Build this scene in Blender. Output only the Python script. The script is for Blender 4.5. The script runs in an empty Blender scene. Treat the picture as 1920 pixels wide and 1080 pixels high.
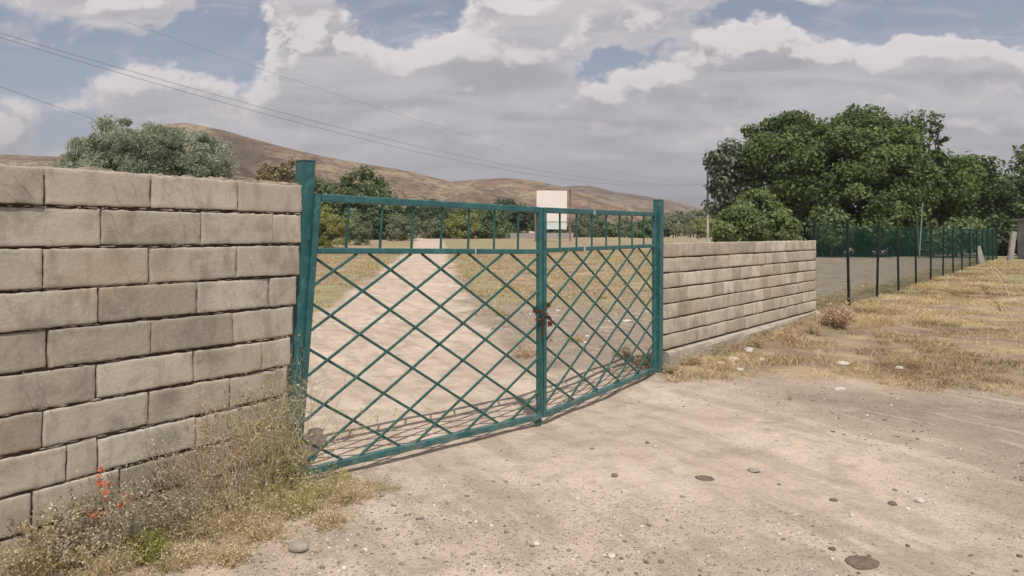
import bpy, math, random
import numpy as np
from mathutils import Vector, Matrix

sc = bpy.context.scene
COL = sc.collection
F = 1400.0          # focal length in photo pixels
EYE = 1.68
HORI = 441.0

# ------------------------------------------------------------------ camera
cam_d = bpy.data.cameras.new("camera")
cam = bpy.data.objects.new("camera", cam_d); COL.objects.link(cam)
cam.location = (0, 0, EYE); cam.rotation_euler = (math.radians(90), 0, 0)
cam_d.sensor_width = 36; cam_d.lens = 36 * F / 1920
cam_d.shift_y = -(540 - HORI) / 1920
cam_d.clip_start = 0.05; cam_d.clip_end = 20000
sc.camera = cam

# ------------------------------------------------------------------ light
SHX, SHY = -0.20, 1.0           # direction in which shadows fall
SUN_EL = math.radians(61)
hl = math.hypot(SHX, SHY)
ldir = Vector((SHX / hl * math.cos(SUN_EL), SHY / hl * math.cos(SUN_EL), -math.sin(SUN_EL)))
sd = bpy.data.lights.new("sun", 'SUN'); sun = bpy.data.objects.new("sun", sd); COL.objects.link(sun)
sd.energy = 4.5; sd.angle = math.radians(0.4); sd.color = (1.0, 0.95, 0.88)
sun.rotation_euler = ldir.to_track_quat('-Z', 'Y').to_euler(); sun.location = (0, -10, 20)

w = bpy.data.worlds.new("World"); sc.world = w; w.use_nodes = True
try:
    w.cycles.sampling_method = 'MANUAL'; w.cycles.sample_map_resolution = 512
except Exception:
    pass

class NT:
    """tiny node helper"""
    def __init__(s, tree): s.t = tree; s.n = tree.nodes; s.l = tree.links
    def node(s, typ, **kw):
        n = s.n.new(typ)
        for k, v in kw.items(): setattr(n, k, v)
        return n
    def put(s, inp, v):
        if hasattr(v, 'is_output') or isinstance(v, bpy.types.NodeSocket): s.l.new(v, inp)
        else: inp.default_value = v
    def math(s, op, a, b=0.0, c=0.0, clamp=False):
        n = s.node('ShaderNodeMath', operation=op); n.use_clamp = clamp
        s.put(n.inputs[0], a); s.put(n.inputs[1], b)
        if len(n.inputs) > 2: s.put(n.inputs[2], c)
        return n.outputs[0]
    def vmath(s, op, a, b=(0, 0, 0)):
        n = s.node('ShaderNodeVectorMath', operation=op)
        s.put(n.inputs[0], a); s.put(n.inputs[1], b)
        return n.outputs['Value'] if op in ('LENGTH', 'DOT_PRODUCT', 'DISTANCE') else n.outputs[0]
    def noise(s, vec, scale, detail=4, rough=.5, dist=0.0, lac=2.0):
        n = s.node('ShaderNodeTexNoise')
        if vec is not None: s.put(n.inputs['Vector'], vec)
        n.inputs['Scale'].default_value = scale; n.inputs['Detail'].default_value = detail
        n.inputs['Roughness'].default_value = rough; n.inputs['Distortion'].default_value = dist
        n.inputs['Lacunarity'].default_value = lac
        return n.outputs['Fac']
    def vor(s, vec, scale, feature='F1', out='Distance', rand=1.0):
        n = s.node('ShaderNodeTexVoronoi', feature=feature)
        if vec is not None: s.put(n.inputs['Vector'], vec)
        n.inputs['Scale'].default_value = scale; n.inputs['Randomness'].default_value = rand
        return n.outputs[out]
    def ss(s, x, lo, hi):
        n = s.node('ShaderNodeMapRange', interpolation_type='SMOOTHSTEP')
        s.put(n.inputs['Value'], x); n.inputs['From Min'].default_value = lo; n.inputs['From Max'].default_value = hi
        return n.outputs[0]
    def mix(s, f, a, b, mode='MIX'):
        n = s.node('ShaderNodeMix', data_type='RGBA', blend_type=mode)
        s.put(n.inputs[0], f)
        s.put(n.inputs[6], a if not isinstance(a, tuple) else (*a[:3], 1)); s.put(n.inputs[7], b if not isinstance(b, tuple) else (*b[:3], 1))
        return n.outputs[2]
    def ramp(s, f, stops):
        n = s.node('ShaderNodeValToRGB'); s.put(n.inputs[0], f)
        el = n.color_ramp.elements
        el[0].position = stops[0][0]; el[0].color = (*stops[0][1], 1)
        el[1].position = stops[-1][0]; el[1].color = (*stops[-1][1], 1)
        for p, c in stops[1:-1]:
            e = el.new(p); e.color = (*c, 1)
        return n.outputs[0]
    def comb(s, x, y, z):
        n = s.node('ShaderNodeCombineXYZ'); s.put(n.inputs[0], x); s.put(n.inputs[1], y); s.put(n.inputs[2], z); return n.outputs[0]
    def sep(s, v):
        n = s.node('ShaderNodeSeparateXYZ'); s.put(n.inputs[0], v); return n.outputs
    def attr(s, name):
        return s.node('ShaderNodeAttribute', attribute_name=name).outputs['Fac']

# ---- cloudy sky, laid out by direction (azimuth/elevation) in the world
def cloud_group():
    g = bpy.data.node_groups.new("cloud_density", 'ShaderNodeTree')
    g.interface.new_socket("P", in_out='INPUT', socket_type='NodeSocketVector')
    g.interface.new_socket("D", in_out='OUTPUT', socket_type='NodeSocketFloat')
    N = NT(g); gi = N.node('NodeGroupInput'); go = N.node('NodeGroupOutput')
    P = gi.outputs[0]
    warp = N.noise(N.vmath('MULTIPLY', P, (7, 10, 1)), 1.0, 4, .6)
    warp2 = N.noise(N.vmath('MULTIPLY', P, (26, 34, 1)), 1.0, 4, .6)
    off = N.comb(N.math('MULTIPLY', N.math('SUBTRACT', warp2, .5), .10), N.math('MULTIPLY', N.math('SUBTRACT', warp, .5), .11), 0.0)
    Q = N.vmath('ADD', P, off)
    def blob(upx, ypx, rx, ry, a):
        c = ((upx - 960) / F, (HORI - ypx) / F, 0)
        d = N.vmath('MULTIPLY', N.vmath('SUBTRACT', Q, c), (F / rx, F / ry, 0))
        L = N.vmath('LENGTH', d)
        e = N.math('POWER', 2.718, N.math('MULTIPLY', N.math('MULTIPLY', L, L), -1.0))
        return N.math('MULTIPLY', e, a)
    tot = 0.62
    blobs = [(20, 120, 190, 120, -.95), (330, 95, 160, 55, -.9), (90, 262, 110, 30, -.6), (10, 250, 55, 50, 1.0),
             (250, 12, 90, 42, .9), (60, 85, 110, 22, .35), (430, 40, 85, 80, -1.1), (765, 10, 120, 58, -1.5), (1165, 105, 75, 26, -.85), (1110, 140, 60, 24, -.65), (1230, 75, 50, 22, -.45),
             (1640, 30, 260, 48, -1.35), (1370, 18, 90, 22, -.55), (1870, 30, 120, 60, -.8),
             (590, 85, 80, 55, 1.0), (1090, 85, 26, 34, .4), (1400, 95, 85, 50, .95), (1250, 132, 70, 20, .45), (1520, 6, 110, 16, .7),
             (1750, 110, 220, 25, .5), (1210, 35, 50, 36, .6), (990, 120, 90, 45, .4), (820, 100, 110, 40, .3), (1850, 85, 60, 20, .3), (960, 12, 80, 18, .5), (300, 150, 90, 35, .3)]
    for b in blobs:
        tot = N.math('ADD', tot, blob(*b))
    n1 = N.noise(N.vmath('MULTIPLY', P, (9, 16, 1)), 1.0, 9, .58, .4)
    n2 = N.noise(N.vmath('MULTIPLY', P, (30, 42, 1)), 1.0, 7, .6, .3)
    tot = N.math('ADD', tot, N.math('MULTIPLY', N.math('SUBTRACT', n1, .5), 1.3))
    tot = N.math('ADD', tot, N.math('MULTIPLY', N.math('SUBTRACT', n2, .5), .55))
    N.l.new(tot, go.inputs[0])
    return g
CG = cloud_group()
N = NT(w.node_tree)
for n in list(N.n): N.n.remove(n)
tc = N.node('ShaderNodeTexCoord')
x, y, z = N.sep(tc.outputs['Generated'])
ay = N.math('MAXIMUM', N.math('ABSOLUTE', y), 0.22)
P = N.comb(N.math('DIVIDE', x, ay), N.math('DIVIDE', z, ay), 0.0)
def dens(p):
    g = N.node('ShaderNodeGroup'); g.node_tree = CG; N.l.new(p, g.inputs[0]); return g.outputs[0]
D0 = dens(P); D1 = dens(N.vmath('ADD', P, (-.010, .020, 0)))
mask = N.ss(D0, -.10, 0.40)
lit = N.math('ADD', N.math('MULTIPLY', N.ss(N.math('SUBTRACT', D0, D1), 0.0, 0.40), .8), N.math('MULTIPLY', N.ss(D0, .75, .12), .24), clamp=True)
lit = N.math('MULTIPLY', lit, N.ss(P and N.sep(P)[1], 0.05, 0.17))
streak = N.noise(N.vmath('MULTIPLY', P, (5, 26, 1)), 1.0, 6, .55, .6)
body = N.mix(N.ss(streak, .34, .66), (.385, .37, .405), (.585, .555, .575))
# towards the horizon the cloud sheet is an even lilac grey
body = N.mix(N.ss(N.sep(P)[1], 0.11, 0.0), body, (.415, .40, .43))
cl = N.mix(lit, body, (.86, .785, .77))
wisp = N.math('MULTIPLY', N.ss(N.noise(N.vmath('MULTIPLY', P, (6, 20, 1)), 1.0, 7, .62, 1.0), .38, .75), .55)
sky = N.node('ShaderNodeTexSky', sky_type='NISHITA'); sky.sun_disc = False
sky.sun_elevation = SUN_EL; sky.sun_rotation = math.atan2(-SHX, -SHY)
sky.air_density = 1.0; sky.dust_density = 2.2; sky.ozone_density = 1.3; sky.altitude = 1000
b1 = N.node('ShaderNodeBackground'); N.l.new(sky.outputs[0], b1.inputs[0]); b1.inputs[1].default_value = 0.085
b2 = N.node('ShaderNodeBackground'); N.l.new(cl, b2.inputs[0]); b2.inputs[1].default_value = 1.0
fac = N.math('MAXIMUM', mask, N.math('MAXIMUM', wisp, .20))
ms = N.node('ShaderNodeMixShader'); N.l.new(fac, ms.inputs[0]); N.l.new(b1.outputs[0], ms.inputs[1]); N.l.new(b2.outputs[0], ms.inputs[2])
ow = N.node('ShaderNodeOutputWorld'); N.l.new(ms.outputs[0], ow.inputs[0])

sc.view_settings.view_transform = 'Standard'
sc.view_settings.look = 'None'; sc.view_settings.exposure = 0.08; sc.view_settings.gamma = 1
sc.render.resolution_x = 1024; sc.render.resolution_y = 576

# ------------------------------------------------------------------ helpers
def at(u, v, Y):                       # a place in the world from a sight line and a distance
    return Vector(((u - 960) / F * Y, Y, EYE + (HORI - v) / F * Y))

def _hash(ix, iy, seed):
    h = (ix.astype(np.int64) * 374761393 + iy.astype(np.int64) * 668265263 + seed * 974711) & 0x7fffffff
    h = ((h ^ (h >> 13)) * 1274126177) & 0x7fffffff
    return ((h ^ (h >> 16)) & 0xffff) / 65535.0
def vnoise(x, y, seed=0):
    x = np.asarray(x, float); y = np.asarray(y, float)
    ix = np.floor(x); iy = np.floor(y); fx = x - ix; fy = y - iy
    fx = fx * fx * (3 - 2 * fx); fy = fy * fy * (3 - 2 * fy)
    a = _hash(ix, iy, seed); b = _hash(ix + 1, iy, seed); c = _hash(ix, iy + 1, seed); d = _hash(ix + 1, iy + 1, seed)
    return (a * (1 - fx) + b * fx) * (1 - fy) + (c * (1 - fx) + d * fx) * fy
def fbm(x, y, seed=0, octv=4, g=.5):
    s = 0; a = 1; t = 0
    for o in range(octv):
        s = s + a * vnoise(np.asarray(x) * 2 ** o + o * 17.3, np.asarray(y) * 2 ** o + o * 9.1, seed + o); t += a; a *= g
    return s / t
def sstep(x, a, b):
    t = np.clip((np.asarray(x, float) - a) / (b - a), 0, 1); return t * t * (3 - 2 * t)

def link(o, parent=None):
    COL.objects.link(o)
    if parent is not None: o.parent = parent
    return o
def tag(o, label=None, cat=None, group=None, kind=None):
    if label: o['label'] = label
    if cat: o['category'] = cat
    if group: o['group'] = group
    if kind: o['kind'] = kind
    return o
def thing(name, loc, label, cat, group=None):
    o = bpy.data.objects.new(name, None); link(o); o.location = loc
    o.empty_display_size = .2
    return tag(o, label, cat, group)
def mesh_obj(name, V, faces, mat, parent=None, attrs=None, smooth=False, origin=None):
    """V Nx3 world coords, faces list or array; parent is an unrotated Empty"""
    V = np.asarray(V, np.float32).reshape(-1, 3)
    org = np.zeros(3, np.float32)
    if parent is not None:
        p = parent; tot = Vector((0, 0, 0))
        while p is not None: tot += p.location; p = p.parent
        V = V - np.array(tot, np.float32)
    elif origin is not None:
        org = np.array(origin, np.float32); V = V - org
    me = bpy.data.meshes.new(name)
    if isinstance(faces, np.ndarray) and faces.ndim == 2:
        k = faces.shape[1]; n = len(faces)
        me.vertices.add(len(V)); me.vertices.foreach_set('co', V.ravel())
        me.loops.add(n * k); me.loops.foreach_set('vertex_index', faces.astype(np.int32).ravel())
        me.polygons.add(n); me.polygons.foreach_set('loop_start', np.arange(0, n * k, k, dtype=np.int32))
        me.update(calc_edges=True)
    else:
        me.from_pydata(V.tolist(), [], [tuple(f) for f in faces]); me.update()
    if attrs:
        for k, a in attrs.items():
            at_ = me.attributes.new(k, 'FLOAT', 'POINT'); at_.data.foreach_set('value', np.asarray(a, np.float32))
    if smooth: me.polygons.foreach_set('use_smooth', [True] * len(me.polygons))
    if mat: me.materials.append(mat)
    o = bpy.data.objects.new(name, me); link(o, parent)
    if parent is None and origin is not None: o.location = Vector(org.tolist())
    return o

class MB:
    def __init__(s): s.v = []; s.f = []; s.t = []
    def add(s, vs, fs, tone=.5):
        b = len(s.v); s.v += [tuple(v) for v in vs]; s.f += [tuple(i + b for i in f) for f in fs]; s.t += [tone] * len(vs)
    def beam(s, p, q, w, d, up=(0, 0, 1), bev=.12, tone=.5):
        p = Vector(p); q = Vector(q); ax = (q - p).normalized(); up = Vector(up)
        sd_ = ax.cross(up)
        if sd_.length < 1e-4: sd_ = ax.cross(Vector((1, 0, 0)))
        sd_.normalize(); u2 = sd_.cross(ax).normalized()
        b = min(w, d) * bev; a_, c_ = w / 2, d / 2
        prof = [(-a_ + b, -c_), (a_ - b, -c_), (a_, -c_ + b), (a_, c_ - b), (a_ - b, c_), (-a_ + b, c_), (-a_, c_ - b), (-a_, -c_ + b)]
        vs = [p + sd_ * x_ + u2 * y_ for x_, y_ in prof] + [q + sd_ * x_ + u2 * y_ for x_, y_ in prof]
        fs = [(i, (i + 1) % 8, (i + 1) % 8 + 8, i + 8) for i in range(8)] + [tuple(range(7, -1, -1)), tuple(range(8, 16))]
        s.add(vs, fs, tone)
    def tube(s, pts, r, n=6, tone=.5, r2=None, caps=True):
        pts = [Vector(p) for p in pts]; m = len(pts); base = len(s.v)
        prev = None
        for i, p in enumerate(pts):
            t = (pts[min(i + 1, m - 1)] - pts[max(i - 1, 0)])
            if t.length < 1e-9: t = Vector((0, 0, 1))
            t.normalize()
            a_ = t.cross(Vector((0, 0, 1))) if prev is None else prev - t * prev.dot(t)
            if a_.length < 1e-3: a_ = t.cross(Vector((1, 0, 0)))
            a_.normalize(); prev = a_; b_ = t.cross(a_)
            rr = r if r2 is None else r + (r2 - r) * i / (m - 1)
            if callable(r): rr = r(i / (m - 1))
            for k in range(n):
                an = 2 * math.pi * k / n
                s.v.append(tuple(p + a_ * math.cos(an) * rr + b_ * math.sin(an) * rr)); s.t.append(tone)
        for i in range(m - 1):
            for k in range(n):
                k2 = (k + 1) % n
                s.f.append((base + i * n + k, base + i * n + k2, base + (i + 1) * n + k2, base + (i + 1) * n + k))
        if caps:
            s.f.append(tuple(base + k for k in range(n - 1, -1, -1))); s.f.append(tuple(base + (m - 1) * n + k for k in range(n)))
    def torus(s, c, ax1, ax2, ra, rb, r, n=14, k=6):
        c = Vector(c); a1 = Vector(ax1); a2 = Vector(ax2)
        pts = [c + a1 * math.cos(t) * ra + a2 * math.sin(t) * rb for t in [2 * math.pi * i / n for i in range(n + 1)]]
        s.tube(pts, r, k, caps=False)
    def build(s, name, mat, parent=None, smooth=False, origin=None):
        return mesh_obj(name, s.v, s.f, mat, parent, {'tone': s.t}, smooth, origin)

def mat_new(name):
    m = bpy.data.materials.new(name); m.use_nodes = True
    t = m.node_tree
    for n in list(t.nodes): t.nodes.remove(n)
    Nn = NT(t); out = Nn.node('ShaderNodeOutputMaterial'); b = Nn.node('ShaderNodeBsdfPrincipled')
    t.links.new(b.outputs[0], out.inputs[0])
    b.inputs['Specular IOR Level'].default_value = .25
    return m, Nn, b, out
def bump(Nn, b, h, strength=.5, dist=.01):
    n = Nn.node('ShaderNodeBump'); n.inputs['Strength'].default_value = strength; n.inputs['Distance'].default_value = dist
    Nn.l.new(h, n.inputs['Height']); Nn.l.new(n.outputs[0], b.inputs['Normal'])
def geo_pos(Nn): return Nn.node('ShaderNodeNewGeometry').outputs['Position']
def simple_mat(name, c1, c2, scale=8, rough=.7, bs=.2, bd=.003, metal=0.0):
    m, Nn, b, _ = mat_new(name)
    tcn = Nn.node('ShaderNodeTexCoord').outputs['Object']
    n1 = Nn.noise(tcn, scale, 6, .6); 
    Nn.l.new(Nn.mix(Nn.ss(n1, .3, .7), c1, c2), b.inputs['Base Color'])
    b.inputs['Roughness'].default_value = rough; b.inputs['Metallic'].default_value = metal
    bump(Nn, b, Nn.noise(tcn, scale * 6, 5, .6), bs, bd)
    return m
def leaf_mat(name, stops, trans=.25, rough=.55, spec=.3):
    m, Nn, b, out = mat_new(name)
    c = Nn.ramp(Nn.attr('tone'), stops)
    Nn.l.new(c, b.inputs['Base Color']); b.inputs['Roughness'].default_value = rough
    b.inputs['Specular IOR Level'].default_value = spec
    if trans > 0:
        tr = Nn.node('ShaderNodeBsdfTranslucent'); Nn.l.new(Nn.mix(1.0, c, (1.0, 1.0, .6), 'MULTIPLY'), tr.inputs[0])
        mx = Nn.node('ShaderNodeMixShader'); mx.inputs[0].default_value = trans
        Nn.l.new(b.outputs[0], mx.inputs[1]); Nn.l.new(tr.outputs[0], mx.inputs[2]); Nn.l.new(mx.outputs[0], out.inputs[0])
    return m

# ------------------------------------------------------------------ terrain
PL = Vector((-1.369, 5.18, 0)); PC = Vector((.265, 6.80, 0)); PR = Vector((1.729, 9.03, 0))
ROAD = [(-.2, 3.0, 3.2), (-.35, 6.8, 1.95), (-1.1, 9, 1.5), (-2.3, 14.8, 1.5), (-3.54, 27.4, 1.45), (-5.65, 48, 1.45), (-8.4, 75, 1.5), (-13.3, 120, 1.9), (-17, 140, 2.5)]
def seg_dist(x, y, ax, ay, bx, by):
    dx, dy = bx - ax, by - ay; t = np.clip(((x - ax) * dx + (y - ay) * dy) / (dx * dx + dy * dy), 0, 1)
    return np.hypot(x - ax - t * dx, y - ay - t * dy), t
def road_d(x, y):
    best = np.full(np.shape(x), 1e9)
    for (ax, ay, aw), (bx, by, bw) in zip(ROAD[:-1], ROAD[1:]):
        d, t = seg_dist(x, y, ax, ay, bx, by)
        best = np.minimum(best, d - (aw + (bw - aw) * t))
    return best
def gz(x, y):
    x = np.asarray(x, float); y = np.asarray(y, float)
    yy = np.maximum(y, 1.0)
    side = 1 - sstep(x / yy, .12, .42)
    rise = .0115 * np.clip(y - 18, 0, 110) * side
    rise = rise + .0045 * np.clip(y - 20, 0, 80) * (1 - side)
    z_ = rise
    d1, _ = seg_dist(x, y, PL.x, PL.y, PC.x, PC.y); d2, _ = seg_dist(x, y, PC.x, PC.y, PR.x, PR.y)
    d = np.minimum(d1, d2)
    z_ = z_ - .045 * np.exp(-(d / .55) ** 2) - .012
    near = np.exp(-(np.hypot(x, y - 6) / 30) ** 2)
    z_ = z_ + (fbm(x * .45, y * .45, 3, 3) - .5) * .10 * near * (1 - np.exp(-(d / .9) ** 2))
    z_ = z_ + (fbm(x * 2.3, y * 2.3, 5, 4) - .5) * .035 * near
    # wheel ruts, gentle, running through the gateway
    rd = road_d(x, y)
    z_ = z_ + .03 * sstep(rd, -.2, .6) * near
    # bank of soil along the right wall and raised verge
    dw, _ = seg_dist(x, y, 1.9, 9.2, 5.75, 14.1)
    tw = np.clip((y - 9.2) / 4.9, 0, 1); z_ = z_ + (.05 + .13 * tw) * np.exp(-(dw / .42) ** 2) * (.75 + .5 * fbm(x * 1.4, y * 1.4, 44, 3))
    z_ = z_ + (fbm(x * .02, y * .02, 8, 3) - .5) * 3.0 * sstep(y, 140, 500)
    return z_
def grass_w(x, y):
    """where the straw grass grows (0..1)"""
    x = np.asarray(x, float); y = np.asarray(y, float)
    n = fbm(x * .9, y * .9, 21, 4) - .5; n2 = fbm(x * .25, y * .25, 25, 3) - .5
    edge = y - (8.75 - .42 * (x - 1.8)) + n * 1.5
    right = sstep(edge, -.15, .9) * sstep(x, 1.5, 1.9)
    # right of the wall / beyond the gate
    side = (x - 1.85) * .787 - (y - 9.15) * .616            # >0 in front of the right wall
    infront = sstep(side + 1.9 * sstep(y, 13.6, 14.4), -.02, .05)
    fs = (x - 6.12) * .795 - (y - 15.2) * .606               # >0 in front of the wire fence
    beyond_fence = (1 - sstep(fs + n * 1.2, -1.7, -.5)) * sstep(y, 13.5, 15)
    right = right * infront * (1 - .93 * beyond_fence)
    rd = road_d(x, y)
    fld = (1 - infront) * sstep(rd + n * .9, .0, .5) * sstep(y, 7.5, 9)
    u = x / np.maximum(y, .1)
    left = fld * (x < -1) * sstep(y, 8.5, 10.5) * 1.25
    rgt = fld * (x > -1) * sstep(y + n2 * 8, 13, 24) * sstep(.27 - u + n2 * .2, -.05, .05) * .9
    far_right = fld * sstep(u, .28, .38) * .1
    return np.clip(np.maximum(np.maximum(right, left), np.maximum(rgt, far_right)), 0, 1.25)
def grey_w(x, y):
    x = np.asarray(x, float); y = np.asarray(y, float)
    side = (x - 1.85) * .787 - (y - 9.15) * .616
    u = x / np.maximum(y, .1)
    side = side + 1.9 * sstep(y, 13.6, 14.4)
    strip = np.exp(-(((y - (7.9 - .42 * (x - 1.8))) / 1.15) ** 2)) * sstep(x, 2.0, 3.2)
    corner = sstep(x - .3 * y, .9, 2.2) * sstep(9 - y, 0, 2)
    field = (1 - sstep(side, -.1, .1)) * sstep(road_d(x, y) + (fbm(x * 1.1, y * 1.1, 19, 3) - .5) * 1.4, -.1, .4) * sstep(y, 7, 8.5) * (x / np.maximum(y, 1) > -.2)
    fs = (x - 6.12) * .795 - (y - 15.2) * .606
    bf = (1 - sstep(fs, -.8, .4)) * sstep(y, 13, 15) * (u > .3)
    return np.clip(np.maximum(np.maximum(strip, corner * .8), np.maximum(field, bf)), 0, 1)
def gravel_w(x, y):
    x = np.asarray(x, float); y = np.asarray(y, float)
    n = fbm(x * 1.3, y * 1.3, 31, 3) - .5
    a = sstep(5.6 - y + n * 1.5 - .55 * np.maximum(x, 0), 0, 1.2)
    return np.clip(a + .5 * grey_w(x, y) + n * .5, 0, 1)

n = 620
s_ = np.linspace(-1, 1, n)
def mp(s_, a, k): return a * np.sinh(k * s_)
gx = mp(s_, 1.4, 9.05) + .6; gy = mp(s_, 1.6, 8.95) + 7.0
X, Y_ = np.meshgrid(gx, gy)
Z = gz(X, Y_)
V = np.stack([X, Y_, Z], -1).reshape(-1, 3)
idx = np.arange(n * n).reshape(n, n)
faces = np.stack([idx[:-1, :-1], idx[:-1, 1:], idx[1:, 1:], idx[1:, :-1]], -1).reshape(-1, 4)
xr, yr = X.ravel(), Y_.ravel()
gw = grass_w(xr, yr)
green = np.clip(sstep(fbm(xr * .12, yr * .12, 61, 3), .45, .65) * (yr > 14) + np.exp(-((road_d(xr, yr) - .9) / .5) ** 2) * (yr > 9) * (xr < 0) * (xr > -12), 0, 1)
m, N, b, _ = mat_new("dry_ground")
pos = geo_pos(N)
nA = N.noise(pos, .55, 6, .6, .3); nB = N.noise(pos, 3.2, 7, .62); nC = N.noise(pos, 28, 6, .65); nD = N.noise(pos, 110, 4, .7)
peb = N.vor(pos, 55); pcol = N.vor(pos, 55, out='Color')
peb2 = N.vor(pos, 21); pcol2 = N.vor(pos, 21, out='Color')
dirt = N.mix(N.ss(nA, .35, .65), (.455, .372, .30), (.56, .468, .378))
dirt = N.mix(N.ss(nB, .42, .70), dirt, (.375, .302, .238))
dirt = N.mix(N.math('MULTIPLY', N.ss(nC, .48, .72), .5), dirt, (.27, .21, .165))
greyc = N.mix(N.ss(nB, .35, .65), (.215, .172, .133), (.32, .265, .21))
greyc = N.mix(N.math('MULTIPLY', N.ss(nC, .5, .7), .6), greyc, (.16, .13, .10))
base = N.mix(N.math('MULTIPLY', N.attr('grey'), N.ss(N.noise(pos, 1.6, 6, .65), .20, .50)), dirt, greyc)
cs, sn = math.cos(.42), math.sin(.42)
px_, py_, pz_ = N.sep(pos)
qa = N.math('ADD', N.math('MULTIPLY', px_, cs), N.math('MULTIPLY', py_, sn)); qb = N.math('SUBTRACT', N.math('MULTIPLY', py_, cs), N.math('MULTIPLY', px_, sn))
stk = N.noise(N.comb(N.math('MULTIPLY', qa, 3.6), N.math('MULTIPLY', qb, .55), 0.0), 1.0, 6, .6, .5)
base = N.mix(N.math('MULTIPLY', N.ss(stk, .50, .62), .5), base, (.31, .25, .20))
base = N.mix(N.math('MULTIPLY', N.ss(stk, .44, .34), .35), base, (.60, .51, .43))
crumb = N.math('MULTIPLY', N.ss(N.noise(pos, 62, 5, .75), .56, .66), N.ss(N.noise(pos, 2.2, 5, .65), .42, .62))
base = N.mix(N.math('MULTIPLY', crumb, .55), base, (.20, .155, .12))
# small stones
gv = N.attr('gravel')
pm = N.math('MULTIPLY', N.ss(peb, .33, .22), N.math('MULTIPLY', N.ss(N.sep(pcol)[0], .42, .48), N.math('ADD', N.math('MULTIPLY', gv, .95), .22)))
stonec = N.ramp(N.sep(pcol)[1], [(0, (.17, .14, .115)), (.45, (.33, .28, .23)), (.8, (.47, .41, .35)), (1, (.66, .61, .55))])
base = N.mix(pm, base, stonec)
pm2 = N.math('MULTIPLY', N.ss(peb2, .26, .19), N.math('MULTIPLY', N.ss(N.sep(pcol2)[0], .82, .86), N.math('ADD', N.math('MULTIPLY', gv, .8), .1)))
base = N.mix(pm2, base, N.ramp(N.sep(pcol2)[1], [(0, (.2, .165, .13)), (.6, (.38, .32, .27)), (1, (.6, .55, .5))]))
# straw and thin soil between it
gm = N.attr('grass')
gn = N.math('MULTIPLY', gm, N.ss(N.math('ADD', N.noise(pos, 1.4, 7, .68), N.math('MULTIPLY', gm, .40)), .42, .80))
straw = N.ramp(N.noise(pos, .9, 7, .7, .5), [(.28, (.15, .12, .09)), (.45, (.235, .185, .135)), (.58, (.375, .29, .18)), (.72, (.45, .365, .245))])
straw = N.mix(N.math('MULTIPLY', N.attr('green'), .55), straw, (.25, .25, .12))
straw = N.mix(N.math('MULTIPLY', N.ss(nC, .5, .75), .5), straw, (.14, .10, .06))
base = N.mix(gn, base, straw)
N.l.new(base, b.inputs['Base Color']); b.inputs['Roughness'].default_value = .95; b.inputs['Specular IOR Level'].default_value = .1
h = N.math('ADD', N.math('MULTIPLY', nC, .8), N.math('ADD', N.math('MULTIPLY', nD, .35), N.math('MULTIPLY', N.math('ADD', pm, N.math('MULTIPLY', pm2, 1.5)), .9)))
h = N.math('ADD', h, N.math('ADD', N.math('MULTIPLY', nB, 1.8), N.math('MULTIPLY', stk, 2.2)))
bump(N, b, h, .9, .022)
GROUND_MAT = m
tag(mesh_obj('ground', V, faces, m, None, {'grass': gw, 'grey': grey_w(xr, yr), 'gravel': gravel_w(xr, yr), 'green': green}, True), kind='structure')

# ---- hills
def hill(name, ridge, foot, top, back, mat, rough, seed, umin=-2600, umax=4200, nu=460, nv=70, extra=1.0):
    us = np.linspace(umin, umax, nu)
    rp = np.array(ridge, float)
    ry = np.interp(us, rp[:, 0], rp[:, 1])
    vs = np.linspace(0, 1, nv)
    U, Vv = np.meshgrid(us, vs)
    R = np.interp(U, rp[:, 0], rp[:, 1])
    k = (U - 960) / F
    dist = np.where(Vv < .7, foot + (top - foot) * (Vv / .7), top + (back - top) * (Vv - .7) / .3)
    dist = dist * (1 + .12 * (fbm(U * .004, Vv * 0 + 3, seed, 3) - .5))
    X = k * dist; Y = dist
    hr = EYE + (HORI - R) / F * (top * (1 + .12 * (fbm(U * .004, Vv * 0 + 3, seed, 3) - .5)))
    sh = np.where(Vv < .7, (.45 * np.clip(Vv / .7, 0, 1) + .55 * np.sin(np.clip(Vv / .7, 0, 1) * math.pi / 2) ** 2), np.cos((Vv - .7) / .3 * math.pi / 2))
    rel = fbm(X * .012, Y * .006, seed, 5, .55) - .5
    gul = -np.abs(fbm(X * .02, Y * .008, seed + 9, 4, .55) - .5) * 2
    amp = rough * (hr.max()) * np.sin(np.clip(Vv / .7, 0, 1) ** .8 * math.pi) ** 1.5 * (Vv < .7)
    Z = (hr + 6) * sh - 6 + amp * (rel * 1.1 + gul * .8 + .1) * extra
    V = np.stack([X, Y, Z], -1).reshape(-1, 3)
    idx = np.arange(nu * nv).reshape(nv, nu)
    f = np.stack([idx[:-1, :-1], idx[:-1, 1:], idx[1:, 1:], idx[1:, :-1]], -1).reshape(-1, 4)
    return tag(mesh_obj(name, V, f, mat, None, None, True), kind='structure')
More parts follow.
